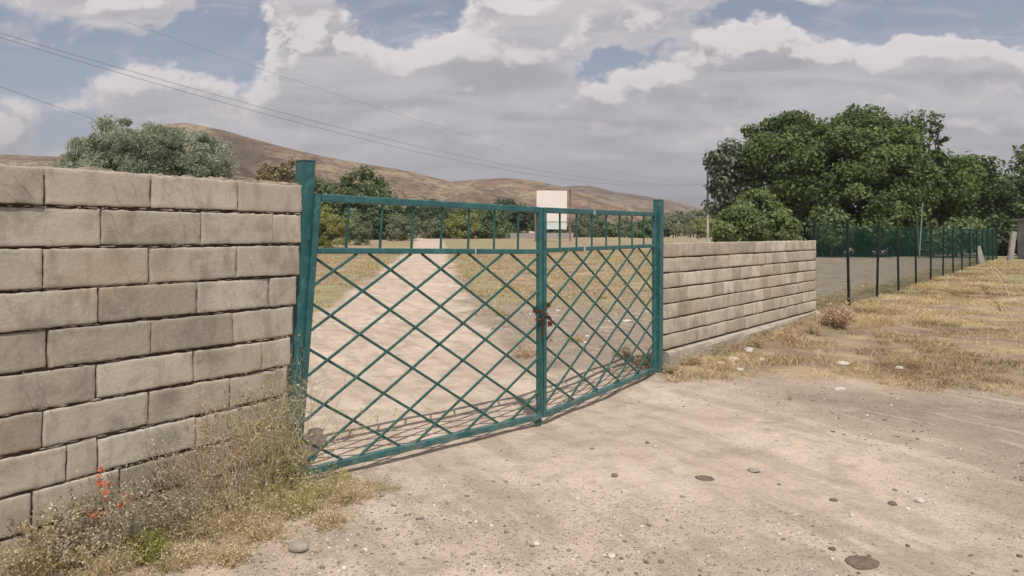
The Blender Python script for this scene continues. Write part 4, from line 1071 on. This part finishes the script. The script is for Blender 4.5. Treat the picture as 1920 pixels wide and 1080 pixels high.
# sparse dry grass beyond the gate
def cb(x, y):
    side = (x - 1.85) * .787 - (y - 9.15) * .616
    g = np.maximum(grass_w(x, y) * .9, .10 * (road_d(x, y) > .2) * (y > 7.6)) * sstep(fbm(x * .9, y * .9, 72, 4), .38, .6)
    return (side < -.3) & (np.abs(x) / y < .5) & (rng.random(len(x)) < g)
tx, ty = scatter(rng, 60000, (-16, 12), (7.5, 60), cb, 1.6)
k = 6; bx = np.repeat(tx, k) + rng.normal(0, .05, len(tx) * k); by = np.repeat(ty, k) + rng.normal(0, .05, len(tx) * k)
hg = rng.uniform(.02, .09, len(bx)); wd2 = .004 + .0006 * np.repeat(ty, k)
tn = np.clip(rng.normal(.5, .22, len(bx)), 0, 1)
V, tri, tt = blades(rng, bx, by, gz(bx, by) - .005, hg, wd2, 1.0, tn)
tag(mesh_obj('field_grass', V, tri, STRAW, None, {'tone': tt}), 'short dry grass in the field behind the gate', 'grass', kind='stuff')

# ------------------------------------------------------------------ weeds at the foot of the left wall
WEED = leaf_mat('dry_weed', [(0, (.30, .24, .15)), (.35, (.48, .395, .26)), (.7, (.66, .56, .39)), (1, (.80, .72, .55))], .45, .8, .1)
WEEDG = leaf_mat('grey_weed', [(0, (.28, .24, .18)), (.4, (.45, .395, .31)), (.75, (.62, .55, .44)), (1, (.76, .69, .58))], .45, .85, .1)
WEEDY = leaf_mat('olive_weed', [(0, (.28, .245, .12)), (.4, (.46, .41, .21)), (.75, (.62, .555, .32)), (1, (.76, .69, .43))], .45, .8, .1)
WEEDN = leaf_mat('green_weed', [(0, (.16, .165, .05)), (.5, (.30, .30, .09)), (1, (.44, .42, .16))], .4, .7, .1)
WEEDP = leaf_mat('pinkish_weed', [(0, (.38, .27, .20)), (.5, (.60, .46, .36)), (1, (.76, .64, .52))], .4, .8, .1)
REDM = leaf_mat('red_flower', [(0, (.42, .075, .035)), (.6, (.62, .14, .065)), (1, (.72, .26, .15))], .3, .7, .1)
def curve_ribs(rng, starts, dirs, length, width, seg=6, wig=.35, droop=0.0):
    """thin wandering stems, each a 3-sided ribbon strip; returns verts, quads, points along"""
    n = len(starts); P_ = starts.copy(); D = dirs.copy(); pts = [P_.copy()]
    for s in range(seg):
        D = D + rng.normal(0, wig, (n, 3)) * .5; D[:, 2] -= droop; D /= np.linalg.norm(D, axis=1)[:, None]
        P_ = P_ + D * (length / seg)[:, None]; pts.append(P_.copy())
    pts = np.stack(pts, 1)                                     # n,seg+1,3
    sd_ = rng.normal(0, 1, (n, 3)); sd_ /= np.linalg.norm(sd_, axis=1)[:, None]
    tap = np.linspace(1, .35, seg + 1)[None, :, None]
    o = sd_[:, None] * width[:, None, None] * .5 * tap
    sd2 = np.cross(sd_, D); sd2 /= np.linalg.norm(sd2, axis=1)[:, None] + 1e-9; o2 = sd2[:, None] * width[:, None, None] * .5 * tap
    V = np.concatenate([np.stack([pts - o, pts + o], 2).reshape(n, -1, 3), np.stack([pts - o2, pts + o2], 2).reshape(n, -1, 3)], 1)
    m_ = 2 * (seg + 1); q = []
    for half in (0, m_):
        for s in range(seg): q.append([half + 2 * s, half + 2 * s + 1, half + 2 * s + 3, half + 2 * s + 2])
    q = np.array(q)[None] + (np.arange(n) * 2 * m_)[:, None, None]
    return V.reshape(-1, 3), q.reshape(-1, 4), pts, 2 * m_
def gpt(u, v):
    Yg = EYE * F / (v - HORI)
    for _ in range(5):
        X_ = (u - 960) / F * Yg; Yg = (EYE - float(gz(X_, Yg))) * F / (v - HORI)
    X_ = (u - 960) / F * Yg; return Vector((X_, Yg, float(gz(X_, Yg))))
def weed(base, H, spread, nst, nbr, nlf, mat, label, seed, lf=(.016, .008), wig=.5, up=1.0, group='dry weeds along the left wall', lean=(0, 0), stem_w=.004, flowers=None, name='weed', stemmat=None, tonec=.5):
    rng = np.random.default_rng(seed)
    if group == 'dry weeds along the left wall' and H > .2: H *= 1.15; stem_w *= 1.3; nlf = int(nlf * .8); lf = (lf[0] * 1.15, lf[1] * 1.1)
    T = thing(name, tuple(base), label, 'plant', group)
    st = np.tile(np.array(base), (nst, 1)) + np.concatenate([rng.normal(0, spread * .12, (nst, 2)), np.zeros((nst, 1))], 1)
    a = rng.uniform(0, 6.28, nst); tl = rng.uniform(.05, 1, nst) * spread / H
    d = np.stack([np.cos(a) * tl + lean[0], np.sin(a) * tl + lean[1], np.full(nst, up)], 1); d /= np.linalg.norm(d, axis=1)[:, None]
    V1, q1, pts, _ = curve_ribs(rng, st, d, H * rng.uniform(.55, 1.1, nst), np.full(nst, stem_w), 7, wig * .5)
    i = rng.integers(0, nst, nbr); j = rng.integers(2, 8, nbr); s2 = pts[i, j]
    d2 = d[i] + rng.normal(0, .8, (nbr, 3)); d2[:, 2] = np.abs(d2[:, 2]); d2 /= np.linalg.norm(d2, axis=1)[:, None]
    V2, q2, pts2, _ = curve_ribs(rng, s2, d2, H * rng.uniform(.12, .38, nbr), np.full(nbr, stem_w * .55), 5, wig)
    V = np.concatenate([V1, V2]); q = np.concatenate([q1, q2 + len(V1)])
    g_ = V[:, 2] < base[2] - .02; V[g_, 2] = base[2] - .02
    # keep clear of the wall
    ws = (V[:, 0] - WP[0]) * .822 - (V[:, 1] - WP[1]) * .5695; hid = (ws < .02) & ((V[:, 0] - WP[0]) * .5695 + (V[:, 1] - WP[1]) * .822 < .0)
    V[hid, 0] += (.02 - ws[hid]) * .822; V[hid, 1] -= (.02 - ws[hid]) * .5695
    tn = np.clip(rng.normal(tonec, .2, len(V) // 4 + 1).repeat(4)[:len(V)], 0, 1)
    mesh_obj('stems', V, q, stemmat or mat, T, {'tone': tn})
    if nlf:
        i = rng.integers(0, nbr, nlf); j = rng.integers(1, 6, nlf); C = pts2[i, j] + rng.normal(0, lf[0] * .5, (nlf, 3))
        ws = (C[:, 0] - WP[0]) * .822 - (C[:, 1] - WP[1]) * .5695; hid = (ws < .02) & ((C[:, 0] - WP[0]) * .5695 + (C[:, 1] - WP[1]) * .822 < .0)
        C[hid, 0] += (.02 - ws[hid]) * .822; C[hid, 1] -= (.02 - ws[hid]) * .5695
        C = C[C[:, 2] > base[2] - .01]
        V, f = leaves(rng, C, np.tile([0, 0, .6], (len(C), 1)), lf[0], lf[1], 1.0)
        mesh_obj('leaves', V, f, mat, T, {'tone': np.repeat(np.clip(rng.normal(tonec, .27, len(C)), 0, 1), 4)})
    if flowers:
        nf, fsz = flowers
        cen = pts2[rng.integers(0, nbr, 6), 5]
        i = rng.integers(0, 6, nf); C = cen[i] + rng.normal(0, .028, (nf, 3))
        V, f = leaves(rng, C, rng.normal(0, 1, (nf, 3)), fsz, fsz * .7, 1.0)
        mesh_obj('flowers', V, f, REDM, T, {'tone': np.repeat(rng.random(nf), 4)})
    return T
# tall wispy weed round the leaning post, with branches across post and gate corner
weed(gpt(535, 932), .92, .36, 26, 240, 900, WEEDG, 'tallest wispy grey weed, climbing the foot of the leaning gate post', 201, (.013, .006), .7, lean=(.02, .02), stem_w=.0035, tonec=.62)
weed(gpt(518, 940), .72, .34, 22, 200, 1500, WEEDY, 'yellowish bushy weed just left of the leaning gate post', 202, (.017, .010), .7, tonec=.55)
weed(gpt(468, 958), .80, .40, 20, 170, 500, WEEDG, 'bare-stemmed grey weed against the wall, left of the yellowish weed', 203, (.012, .006), .6, stem_w=.003, tonec=.6)
weed(gpt(420, 974), .62, .34, 28, 240, 900, WEEDP, 'pinkish dry weed against the wall below the lowest visible course', 204, (.014, .007), .7, tonec=.6)
weed(gpt(350, 1000), .58, .32, 26, 200, 700, WEEDG, 'thin grey weed standing before the wall between the pinkish weed and the red flowers', 205, (.012, .006), .6, stem_w=.003, tonec=.5)
weed(gpt(300, 1018), .42, .32, 26, 260, 1700, WEEDG, 'dense grey round weed right of the red-flowered plant', 206, (.016, .009), .9, tonec=.42)
FW = weed(gpt(215, 1040), .40, .24, 10, 60, 260, WEEDG, 'straggly weed with small red-orange flowers on bare stems', 207, (.014, .008), .5, name='flowering_weed', stem_w=.004, tonec=.45)
rngf = np.random.default_rng(17); fb = Vector(FW.location); Yf = fb.y - .05
for (chain, nfl) in (([(206, 990), (192, 930), (188, 905), (187, 872)], 50), ([(202, 965), (199, 935), (201, 900)], 40), ([(205, 975), (222, 950), (243, 934)], 40), ([(210, 985), (185, 968), (164, 962)], 34)):
    pp = [fb] + [at(u_, v_, Yf) for u_, v_ in chain]; C = []
    mbf = MB(); mbf.tube(pp, .0022, 5, r2=.0012); fs_ = mbf.build('flower_stem', WEEDP, FW)
    for _ in range(nfl):
        t_ = rngf.uniform(.5, 1) * (len(pp) - 2) + 1; i_ = min(int(t_), len(pp) - 2); q_ = pp[i_].lerp(pp[i_ + 1], t_ - i_)
        C.append(np.array(q_) + rngf.normal(0, .009, 3))
    C = np.array(C); V, f = leaves(rngf, C, np.tile([.3, -1, .5], (len(C), 1)), .015, .010, .9)
    mesh_obj('petals', V, f, REDM, FW, {'tone': np.repeat(rngf.random(len(C)), 4)})
weed(gpt(145, 1064), .36, .34, 26, 260, 2000, WEEDG, 'grey bushy weed left of the red-flowered plant', 208, (.017, .010), .9, tonec=.45)
weed(gpt(70, 1094), .30, .26, 18, 150, 1200, WEED, 'brown dry weed in the bottom left corner under the wall', 209, (.016, .009), .9, tonec=.4)
weed(gpt(285, 1052), .14, .22, 50, 320, 1900, WEEDN, 'small bright green tuft low in the dry weeds near the bottom', 210, (.018, .007), .7, name='green_tuft', stem_w=.003)
g3 = 'low dry weeds in front of the wall'
low = [(600, 930, .17, .26, 'olive-yellow low weed right of the post foot, under the gate corner', WEEDY), (655, 940, .14, .24, 'outermost low weed at the right tip of the weed patch', WEED),
       (560, 965, .18, .28, 'dense olive low weed in the middle of the weed patch', WEEDY), (500, 960, .24, .3, 'dark-hollowed olive weed below the leaning post', WEEDY), (610, 985, .10, .22, 'thin low weed on the gravel edge below the outermost one', WEED),
       (440, 990, .20, .3, 'straw-coloured weed below the pinkish weed', WEED), (500, 1010, .14, .28, 'flat straw weed above the rounded grey stone', WEED), (380, 1010, .20, .3, 'tangled straw weed right of the green tuft', WEED),
       (440, 1050, .11, .3, 'lowest thin weed at the bottom between tuft and stone', WEED), (340, 1060, .12, .26, 'thin brown weed at the bottom right beside the green tuft', WEED), (210, 1070, .15, .26, 'brown tangled weed at the bottom left of the green tuft', WEED), (640, 905, .08, .16, 'small tuft under the bottom rail of the gate', WEEDY)]
for i, (u, v, H, S_, lab, mt) in enumerate(low):
    weed(gpt(u, v), H * 1.25, S_ * 1.1, 48, 300, 800, mt, lab, 300 + i, (.021, .0065), .75, .45, g3, name='weed', stem_w=.0040, tonec=.6)
# litter of dry stalks under them
rng = np.random.default_rng(9)
n = 9000
s = -rng.uniform(-.5, 2.6, n); o_ = rng.uniform(.0, .75, n) ** 1.3
x = WP[0] + .5695 * s + .822 * o_; y = WP[1] + .822 * s - .5695 * o_
wv_ = .35 + .45 * fbm(s * 2, o_ * 2, 93, 3)
k = (o_ < wv_) & (s < .35); x, y = x[k], y[k]; n = len(x)
st = np.stack([x, y, gz(x, y) + .005], -1); a = rng.uniform(0, 6.28, n); d = np.stack([np.cos(a), np.sin(a), rng.uniform(.1, 1.0, n)], -1); d /= np.linalg.norm(d, axis=1)[:, None]
V, q, _, per = curve_ribs(rng, st, d, rng.uniform(.03, .10, n), np.full(n, .0032), 4, .8, .06)
tag(mesh_obj('weed_litter', V, q, WEED, None, {'tone': np.repeat(np.clip(rng.normal(.5, .25, n), 0, 1), per)}), 'tangled dry stalks on the ground below the left wall', 'ground cover', kind='stuff')
# little plants elsewhere
weed(gpt(1205, 690), .16, .22, 24, 200, 900, WEED, 'dry weed inside the gate at the foot of the right gate post', 401, (.02, .01), 1.0, group='small weeds near the right post')
weed(gpt(1262, 700), .14, .26, 24, 200, 900, WEED, 'dry tuft outside at the foot of the right gate post', 402, (.02, .01), 1.0, group='small weeds near the right post')
weed(gpt(1565, 612), .42, .5, 60, 600, 3000, WEEDP, 'reddish-brown dry bush at the far end of the pale wall', 403, (.04, .02), 1.0, group=None, stem_w=.008, name='dry_bush')
weed(gpt(1482, 750), .13, .06, 5, 14, 30, WEEDG, 'single small dead stalk standing at the straw edge', 404, (.02, .008), .6, group=None, stem_w=.005)

# rough stones lying in the field right of the track
rng = np.random.default_rng(33)
n = 2600
x = rng.uniform(-2, 6, n); y = 7.4 + 16 * rng.random(n) ** 1.4
k = ((x - 1.85) * .787 - (y - 9.15) * .616 < -.4) & (road_d(x, y) > -.05) & (x > -1.6 - .12 * (y - 8)) & (rng.random(n) < .25 + sstep(fbm(x * 1.3, y * 1.3, 97, 3), .45, .6))
x, y = x[k], y[k]; n = len(x); size = .012 + .035 * rng.random(n) ** 4
S = iv[None] * size[:, None, None] * rng.uniform(.6, 1.4, (n, 1, 3))
V = np.stack([S[..., 0] + x[:, None], S[..., 1] + y[:, None], S[..., 2] + (gz(x, y) + size * .1)[:, None]], -1).reshape(-1, 3)
Fc = (itf[None] + (np.arange(n) * len(iv))[:, None, None]).reshape(-1, 3)
tag(mesh_obj('field_stones', V, Fc, GV, None, {'tone': np.repeat(np.clip(rng.normal(.5, .28, n), 0, 1), len(iv))}), 'small rough stones strewn in the field behind the gate', 'stones', kind='stuff')


# weeds growing inside, beyond the gate
g4 = 'small dry weeds inside the gate'
for i, (u, v, H, S_, mt, lab) in enumerate([
    (985, 668, .22, .34, WEEDP, 'reddish dry weed inside the gate, just left of the meeting stiles'), (940, 592, .16, .5, WEEDY, 'yellowish weed inside the gate by the right edge of the track'),
    (905, 556, .2, .7, WEED, 'pale dry weed farther in at the right edge of the track'), (1080, 640, .12, .4, WEED, 'low dry weed seen through the lower middle of the right leaf'),
    (1130, 560, .14, .5, WEEDY, 'low yellow weed seen through the middle of the right leaf'), (1165, 668, .14, .34, WEEDG, 'grey weed inside the gate near the right gate post'),
    (880, 520, .2, .8, WEEDY, 'yellow weed farthest in along the right edge of the track')]):
    weed(gpt(u, v), H, S_, 34, 220, 700, mt, lab, 500 + i, (.03, .012), .9, .5, g4, stem_w=.006, tonec=.5)
g5 = 'dry tufts along the foot of the right wall'
for i, (u, v, H, S_, mt, lab) in enumerate([(1300, 682, .16, .3, WEED, 'pale tuft against the footing, nearest the green post'), (1352, 668, .2, .3, WEEDG, 'grey tuft against the footing above the stone cluster'),
    (1420, 648, .18, .36, WEED, 'pale tuft against the footing right of the stone cluster'), (1480, 630, .2, .4, WEEDP, 'reddish tuft against the footing near the far wall end'), (1525, 618, .24, .4, WEED, 'pale tuft at the far corner of the footing')]):
    weed(gpt(u, v), H, S_, 34, 220, 700, mt, lab, 520 + i, (.03, .01), .9, .6, g5, stem_w=.006, tonec=.45)
for i, (u, v, s_z, l) in enumerate([(1176, 603, .07, 'white stone seen through the right leaf near the post'), (1143, 604, .055, 'white stone seen through the middle of the right leaf'), (1045, 583, .05, 'white stone seen just right of the meeting stiles')]):
    stone(u, v, s_z, STN, l, 'pale stones inside the gate', .45, seed=70 + i, wide=1.3)

# thin summer haze over the whole valley
hz = bpy.data.materials.new('haze'); hz.use_nodes = True
t = hz.node_tree
for q_ in list(t.nodes): t.nodes.remove(q_)
vo = t.nodes.new('ShaderNodeVolumePrincipled'); oo = t.nodes.new('ShaderNodeOutputMaterial')
vo.inputs['Color'].default_value = (.80, .84, .92, 1); vo.inputs['Density'].default_value = .00030; vo.inputs['Anisotropy'].default_value = .25
t.links.new(vo.outputs[0], oo.inputs['Volume'])
allz = []
for o in COL.objects:
    if o.type == 'MESH':
        mw = o.matrix_world
        for c_ in o.bound_box: allz.append(mw @ Vector(c_))
lo = Vector((min(v.x for v in allz) - 20, min(v.y for v in allz) - 20, min(v.z for v in allz) - 1)); hi = Vector((max(v.x for v in allz) + 20, max(v.y for v in allz) + 20, max(v.z for v in allz) + 15))
vs = [(x_, y_, z_) for z_ in (lo.z, hi.z) for (x_, y_) in ((lo.x, lo.y), (hi.x, lo.y), (hi.x, hi.y), (lo.x, hi.y))]
tag(mesh_obj('haze', vs, [(3, 2, 1, 0), (4, 5, 6, 7), (0, 1, 5, 4), (1, 2, 6, 5), (2, 3, 7, 6), (3, 0, 4, 7)], hz), kind='stuff')
print('haze box', lo, hi)
